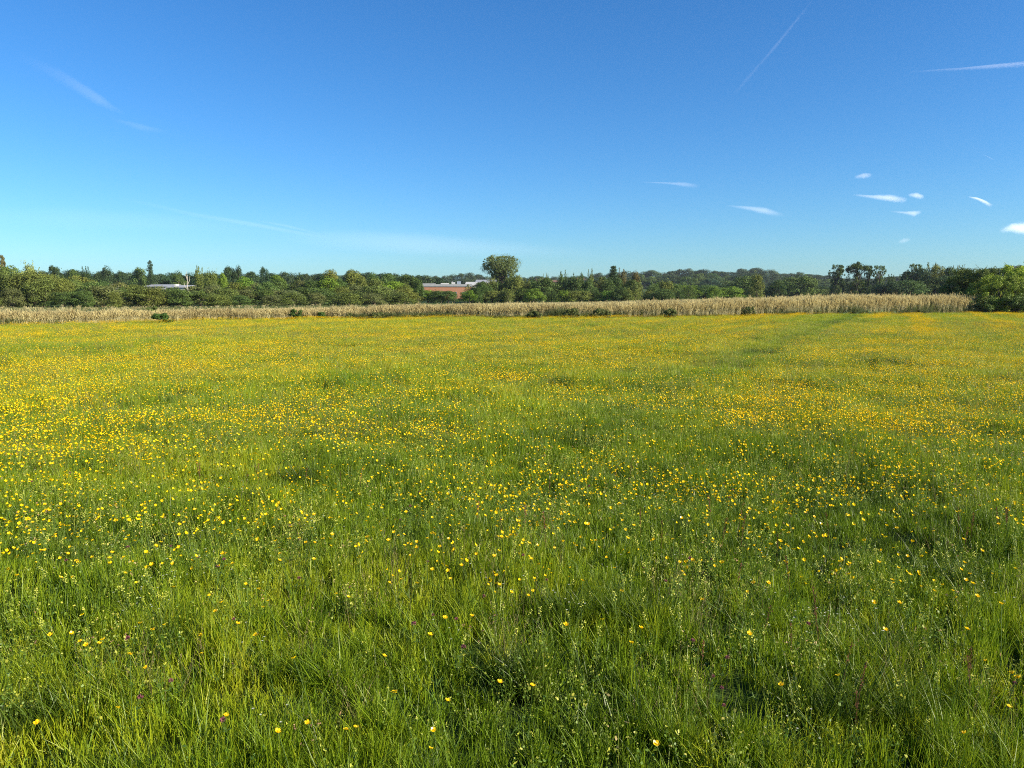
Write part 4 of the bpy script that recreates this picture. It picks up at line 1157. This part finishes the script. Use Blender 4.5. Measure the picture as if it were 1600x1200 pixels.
# --- dead birch
def snag():
    Y = 182.0; X = (297 - 800) / F * Y; top = float(at(297, 424, Y)[2])
    t = thing('dead_tree', (X, Y, 0), 'bare white dead tree trunk with a few stubs among the left bushes', 'tree')
    mb = MB(); mb.tube([(0, 0, -.2), (.15, 0, top * .35), (-.1, 0, top * .6), (.1, 0, top * .8), (-.12, 0, top)], [.13, .11, .09, .06, .03], 7)
    link('trunk', mb.mesh('trunk', M_birch), t)
    for p in ([(.0, 0, top * .45), (-.7, 0, top * .55), (-.85, .1, top * .68)], [(0, 0, top * .6), (.5, .1, top * .72), (.6, 0, top * .85)], [(0, 0, top * .75), (-.35, 0, top * .9)]):
        b = MB(); b.tube(p, [.09, .06, .03][:len(p)], 5); link('branch', b.mesh('branch', M_birch), t)
snag()

# ------------------------------------------------------------------ buildings
def brick_mat():
    m, nt = mat('red_brick'); tc = N(nt, 'ShaderNodeTexCoord'); b = N(nt, 'ShaderNodeTexBrick')
    mp = N(nt, 'ShaderNodeMapping'); mp.inputs['Rotation'].default_value = (math.pi / 2, 0, 0)
    nt.links.new(tc.outputs['Object'], mp.inputs[0]); nt.links.new(mp.outputs[0], b.inputs[0])
    b.inputs['Scale'].default_value = 4.0; b.inputs['Color1'].default_value = (.38, .16, .08, 1); b.inputs['Color2'].default_value = (.31, .125, .065, 1); b.inputs['Mortar'].default_value = (.32, .24, .18, 1)
    leaf_shader(nt, b.outputs['Color'], 0, .85, .1); return m
M_brick = brick_mat()
M_roofgrey = plain_mat('pale_grey_roof_sheet', (.27, .275, .275), 0, .5, .3, .08, 1.5)
M_white = plain_mat('white_cladding', (.40, .40, .38), 0, .6, .3, .05, 2)
M_glass = plain_mat('window_glass', (.04, .05, .06), 0, .15, .6, .1, 1)
M_tile = plain_mat('clay_roof_tile', (.13, .075, .055), 0, .8, .2, .2, 3)
M_grey = plain_mat('blue_grey_cladding', (.22, .26, .31), 0, .6, .3, .1, 2)
M_cream = plain_mat('cream_render', (.36, .30, .23), 0, .8, .2, .08, 2)

def part(name, par, m, *boxes):
    mb = MB()
    for b in boxes: mb.box(*b)
    return link(name, mb.mesh(name, m), par)

def brick_building():
    Y = 335.0; k = Y / F; x0 = (655 - 800) * k; x1 = (737 - 800) * k; ztop = float(at(700, 444, Y)[2]); L = x1 - x0
    t = thing('brick_building', (x0, Y, 0), 'long low red brick building with pale flat roof seen between the trees', 'building', rz=R(3))
    part('wall', t, M_brick, (0, L, 0, 14, 0, ztop - 1.0))
    rf = part('roof', t, M_roofgrey, (-.3, L + .3, -.3, 14.3, ztop - 1.0, ztop))
    part('skylight', rf, M_roofgrey, (1.5, 7, 3, 8, ztop, ztop + .35)); part('skylight', rf, M_white, (9.5, 13.0, 3, 8, ztop, ztop + .55))
    part('rooftop_unit', rf, M_white, (14.2, 15.8, 3, 6, ztop, ztop + .9))
    part('flue', rf, M_roofgrey, (14.3, 14.6, 4, 4.3, ztop + .9, ztop + 1.4))
    part('rooftop_unit', rf, M_grey, (16.6, 18.2, 3, 6, ztop, ztop + 1.3))
    for i in range(5):
        x = 2.2 + i * 4.2; f = part('window', t, M_white, (x, x + 1.8, -.06, .05, 1.6, 3.4)); part('pane', f, M_glass, (x + .1, x + 1.7, -.09, -.063, 1.7, 3.3))
    part('door', t, M_grey, (L - 3.2, L - 1.6, -.06, .05, 0, 2.6))
brick_building()

def shed(u0, u1, v_eave, v_ridge, Y, depth, label, wm, rm, name='industrial_building', units=(), rz=0, windows=0):
    k = Y / F; x0 = (u0 - 800) * k; L = (u1 - u0) * k; ze = float(at(700, v_eave, Y)[2]); zr = float(at(700, v_ridge, Y + depth / 2)[2]); g = float(gz(x0, Y))
    ze -= g; zr -= g
    t = thing(name, (x0, Y, g), label, 'building', rz=R(rz))
    part('wall', t, wm, (0, L, 0, depth, -.3, ze))
    mb = MB(); a = [(-.3, -.4, ze), (L + .3, -.4, ze), (L + .3, depth / 2, zr), (-.3, depth / 2, zr), (-.3, depth + .4, ze), (L + .3, depth + .4, ze)]
    b = [(x, y, z + .15) for x, y, z in a]
    mb.add(a + b, [(6, 7, 8, 9), (9, 8, 11, 10), (0, 3, 2, 1), (3, 4, 5, 2), (0, 1, 7, 6), (5, 4, 10, 11), (1, 2, 8, 7), (2, 5, 11, 8), (3, 0, 6, 9), (4, 3, 9, 10)])
    rf = link('roof', mb.mesh('roof', rm), t)
    mg = MB()                                    # gable ends
    for xx in (.0, L): mg.box(xx - .1, xx + .1, depth * .3, depth * .7, ze, ze + (zr - ze) * .55)
    link('gable', mg.mesh('gable', wm), t)
    for (ux0, ux1, h) in units: part('rooftop_unit', rf, M_white, ((ux0 - u0) * k, (ux1 - u0) * k, 2, 5, ze - .2, ze + h))
    for i in range(windows):
        x = L * (i + .5) / windows - .6; f = part('window', t, M_white, (x, x + 1.2, -.06, .05, ze * .45, ze * .45 + 1.3)); part('pane', f, M_glass, (x + .1, x + 1.1, -.09, -.063, ze * .45 + .1, ze * .45 + 1.2))
    return t
shed(728, 762, 446, 441, 350, 16, 'white low-roofed building right of the brick one, behind the big tree', M_white, M_white, windows=3)
shed(744, 775, 441, 437.5, 420, 18, 'long pale roof rising behind the white building by the big tree', M_white, M_roofgrey, windows=2)
shed(230, 272, 448, 445, 300, 14, 'pale grey roofed shed showing above the left thicket', M_white, M_roofgrey, windows=4)
shed(264, 296, 449.5, 446, 285, 12, 'pale building with rooftop box left of the dead white trunk', M_white, M_roofgrey, units=((272, 275, 1.3),), windows=5)
shed(164, 173, 446.5, 445, 300, 10, 'tiny pale roof glimpsed left of the poplar', M_white, M_roofgrey, windows=1)
for i, (u, v, Y, lb) in enumerate([(843, 438, 820, 'small red-roofed house just right of the big lone tree'), (856, 440, 800, 'cream house with red roof behind the twiggy alders'),
                                   (868, 440, 830, 'red-roofed house behind the twin-pointed alder'), (906, 437, 830, 'cream-walled house left of the slim pointed alder'),
                                   (914, 439, 840, 'red-brown roofed house touching the cream-walled one'), (986, 436, 840, 'pale house under the far ridge right of the conifer')]):
    shed(u - 6, u + 6, v + 1.0, v - 2.5, Y, 7, lb, M_cream, M_tile, name='house', windows=2)

# ------------------------------------------------------------------ clouds and vapour trails
def cloud_mat():
    m, nt = mat('thin_cloud')
    at_ = N(nt, 'ShaderNodeAttribute', attribute_type='GEOMETRY', attribute_name='dens')
    tc = N(nt, 'ShaderNodeTexCoord'); mp = N(nt, 'ShaderNodeMapping'); mp.inputs['Scale'].default_value = (1, 1, 1)
    no = N(nt, 'ShaderNodeTexNoise'); no.inputs['Scale'].default_value = 0.011; no.inputs['Detail'].default_value = 6; no.inputs['Roughness'].default_value = .6
    nt.links.new(tc.outputs['Object'], mp.inputs[0]); nt.links.new(mp.outputs[0], no.inputs[0])
    ed = N(nt, 'ShaderNodeAttribute', attribute_type='GEOMETRY', attribute_name='edge')
    # noise eats into the thin margins: clamp((noise - .72 + .62 * edge) * 3.2) * density
    m1 = N(nt, 'ShaderNodeMath', operation='MULTIPLY_ADD'); nt.links.new(ed.outputs['Fac'], m1.inputs[0]); m1.inputs[1].default_value = .62
    m0 = N(nt, 'ShaderNodeMath', operation='MULTIPLY'); m0.inputs[1].default_value = 1.7; nt.links.new(no.outputs['Fac'], m0.inputs[0]); nt.links.new(m0.outputs[0], m1.inputs[2])
    mr = N(nt, 'ShaderNodeMapRange', interpolation_type='SMOOTHSTEP'); mr.inputs['From Min'].default_value = .88; mr.inputs['From Max'].default_value = 1.55
    nt.links.new(m1.outputs[0], mr.inputs[0])
    mu = N(nt, 'ShaderNodeMath', operation='MULTIPLY', use_clamp=True); nt.links.new(mr.outputs[0], mu.inputs[0]); nt.links.new(at_.outputs['Fac'], mu.inputs[1])
    tr = N(nt, 'ShaderNodeBsdfTransparent'); df = N(nt, 'ShaderNodeBsdfDiffuse'); df.inputs[0].default_value = (1, 1, 1, 1); tl = N(nt, 'ShaderNodeBsdfTranslucent'); tl.inputs[0].default_value = (1, 1, 1, 1)
    ad = N(nt, 'ShaderNodeAddShader'); nt.links.new(df.outputs[0], ad.inputs[0]); nt.links.new(tl.outputs[0], ad.inputs[1])
    mx = N(nt, 'ShaderNodeMixShader'); nt.links.new(mu.outputs[0], mx.inputs[0]); nt.links.new(tr.outputs[0], mx.inputs[1]); nt.links.new(ad.outputs[0], mx.inputs[2])
    out = N(nt, 'ShaderNodeOutputMaterial'); nt.links.new(mx.outputs[0], out.inputs[0]); return m
M_cloud = cloud_mat()

def wisp(name, label, cat, spine, alt, dmax, wob=0.15, group=None, seed=0):
    """spine: (u, v, halfwidth px, density). A thin, slightly arched layer of ice cloud at height alt"""
    r_ = np.random.default_rng(900 + seed); sp = np.array(spine, float); n = 48; m = 11
    d_ = np.linspace(0, 1, len(sp)); t = np.linspace(0, 1, n); u, v, w, dn = [np.interp(t, d_, sp[:, k]) for k in range(4)]
    du, dv = np.gradient(u), np.gradient(v); l = np.hypot(du, dv); nx, ny = -dv / l, du / l
    V = np.zeros((n, m, 3)); D = np.zeros((n, m)); E_ = np.zeros((n, m))
    for j in range(m):
        q = j / (m - 1) * 2 - 1
        wv = w * (1 + wob * (vnoise(t * 9, np.full(n, j * 0.6), seed) - .5) * 2)
        for i in range(n):
            r = ray(u[i] + nx[i] * q * wv[i], v[i] + ny[i] * q * wv[i]); V[i, j] = np.array([0, 0, CAMH]) + r * ((alt - CAMH) / r[2])
        V[:, j, 2] += (1 - q * q) * alt * .006
        E_[:, j] = (1 - q * q) * np.sin(np.pi * t) ** .5
        D[:, j] = dn * dmax * .42 * (1 - q * q)
    org = V[n // 2, m // 2].copy(); V = V.reshape(-1, 3) - org
    i, j = np.meshgrid(np.arange(n - 1), np.arange(m - 1), indexing='ij'); a = (i * m + j).ravel()
    me = mesh_np(name, V, np.stack([a, a + 1, a + m + 1, a + m], 1).ravel(), np.full(len(a), 4), [M_cloud], smooth=True)
    at_ = me.attributes.new('dens', 'FLOAT', 'POINT'); at_.data.foreach_set('value', D.ravel().astype(np.float32))
    at_ = me.attributes.new('edge', 'FLOAT', 'POINT'); at_.data.foreach_set('value', E_.ravel().astype(np.float32))
    o = link(name, me, loc=org); tag(o, label, cat, group); o.visible_shadow = True
    return o
wisp('contrail', 'faint straight diagonal vapour trail high up right of centre', 'vapour trail', [(1275, -5, 3, .3), (1245, 32, 3, .9), (1210, 75, 4, 1), (1190, 98, 3, .6), (1165, 126, 4, .9), (1140, 156, 4, .2)], 9000, 0.075, seed=1)
wisp('contrail', 'bright widening vapour trail running off the right edge of the sky', 'vapour trail', [(1420, 114, 2, .3), (1500, 109, 3, .6), (1560, 104, 5, 1), (1640, 98, 8, 1.2)], 9000, 0.34, seed=2)
wisp('wisp_cloud', 'soft slanting wisp high in the left sky, upper of the left pair', 'cloud', [(20, 85, 10, .1), (95, 120, 14, .5), (130, 142, 12, .8), (155, 158, 11, 1), (175, 170, 7, .5), (200, 182, 4, .2)], 8000, 0.15, seed=3)
wisp('wisp_cloud', 'fainter flat wisp just below the slanting one in the left sky', 'cloud', [(170, 186, 4, .3), (220, 200, 7, 1), (262, 208, 5, .4)], 8000, 0.09, seed=4)
wisp('contrail', 'long faint streak low in the left sky above the treeline', 'vapour trail', [(180, 308, 4, .3), (300, 335, 5, .6), (400, 352, 5, 1), (460, 363, 4, .8), (520, 373, 4, .3)], 7000, 0.14, seed=5)
wisp('contrail', 'thin second streak just above the end of the long one in the left sky', 'vapour trail', [(395, 344, 2, .4), (450, 354, 3, 1), (505, 367, 2, .4)], 7000, 0.12, seed=6)
wisp('wisp_cloud', 'broad milky veil low over the left of the big lone tree', 'cloud', [(420, 370, 12, .2), (520, 374, 20, .6), (640, 380, 24, 1), (760, 388, 20, .8), (940, 396, 9, .2)], 7000, 0.2, seed=7)
wisp('wisp_cloud', 'very faint milky veil low above the left treeline', 'cloud', [(-60, 335, 14, .4), (120, 342, 24, 1), (300, 350, 20, .8), (470, 366, 8, .2)], 7000, .07, seed=18)
wisp('wisp_cloud', 'tailed wisp low in the sky right of centre, upper left one', 'cloud', [(1000, 285, 1.5, .6), (1045, 287, 2, .9), (1070, 289, 5, 1), (1094, 292, 5, .5)], 6000, 0.3, seed=8)
wisp('wisp_cloud', 'triangular white wisp with a thin left tail, right of centre', 'cloud', [(1135, 322, 1.5, .4), (1165, 325, 4, .9), (1195, 330, 7, 1.3), (1226, 337, 4, .4)], 6000, 0.42, seed=9)
wisp('cloud', 'small smudge of cloud topmost in the right-hand group', 'cloud', [(1334, 278, 3, .6), (1350, 275, 6, 1), (1362, 274, 4, .7)], 5000, .55, seed=10)
wisp('cloud', 'elongated puffy wisp with ragged left tail in the right-hand group', 'cloud', [(1332, 305, 2, .5), (1362, 308, 4, .8), (1390, 310, 7, 1.3), (1418, 314, 6, 1)], 5000, .75, seed=11)
wisp('cloud', 'little bright puff just right of the elongated wisp', 'cloud', [(1418, 305, 3, .5), (1432, 306, 6, 1.3), (1444, 309, 5, 1)], 5000, .7, seed=12)
wisp('cloud', 'small tailed puff lowest of the three clustered right-hand clouds', 'cloud', [(1392, 331, 1.5, .5), (1415, 333, 3, .8), (1428, 334, 6, 1.2), (1440, 331, 3, .8)], 5000, .65, seed=13)
wisp('cloud', 'bright curved comma of cloud near the right edge', 'cloud', [(1512, 308, 1.5, .7), (1527, 311, 3, 1.4), (1540, 317, 4, 1.2), (1550, 323, 5, .7)], 5000, .9, seed=14)
wisp('cloud', 'faint tiny puff low above the right-hand trees', 'cloud', [(1403, 379, 3, .7), (1413, 376, 5, 1), (1423, 374, 3, .7)], 4000, 0.32, seed=15)
wisp('cloud', 'brightest white cloud cut by the right edge above the trees', 'cloud', [(1560, 362, 4, .3), (1582, 356, 9, 1.3), (1610, 358, 15, 1.6), (1660, 358, 12, 1.4)], 4000, 1.0, seed=16)
wisp('contrail', 'tiny faint dash of vapour near the right edge', 'vapour trail', [(1535, 242, 1, .6), (1545, 247, 1.5, 1), (1556, 252, 1, .6)], 7000, 0.2, seed=17)


# ------------------------------------------------------------------ air between here and the ridges
def haze():
    mb = MB(); mb.box(-3300, 3300, -70, 2400, -2.5, 50)
    m, nt = mat('haze'); v = N(nt, 'ShaderNodeVolumePrincipled'); v.inputs['Color'].default_value = (.80, .90, 1.0, 1); v.inputs['Density'].default_value = 0.00007; v.inputs['Anisotropy'].default_value = .2
    out = N(nt, 'ShaderNodeOutputMaterial'); nt.links.new(v.outputs[0], out.inputs['Volume'])
    tag(link('haze', mb.mesh('haze', m)), 'thin blue summer haze in the air over the marsh', kind='stuff')
haze()
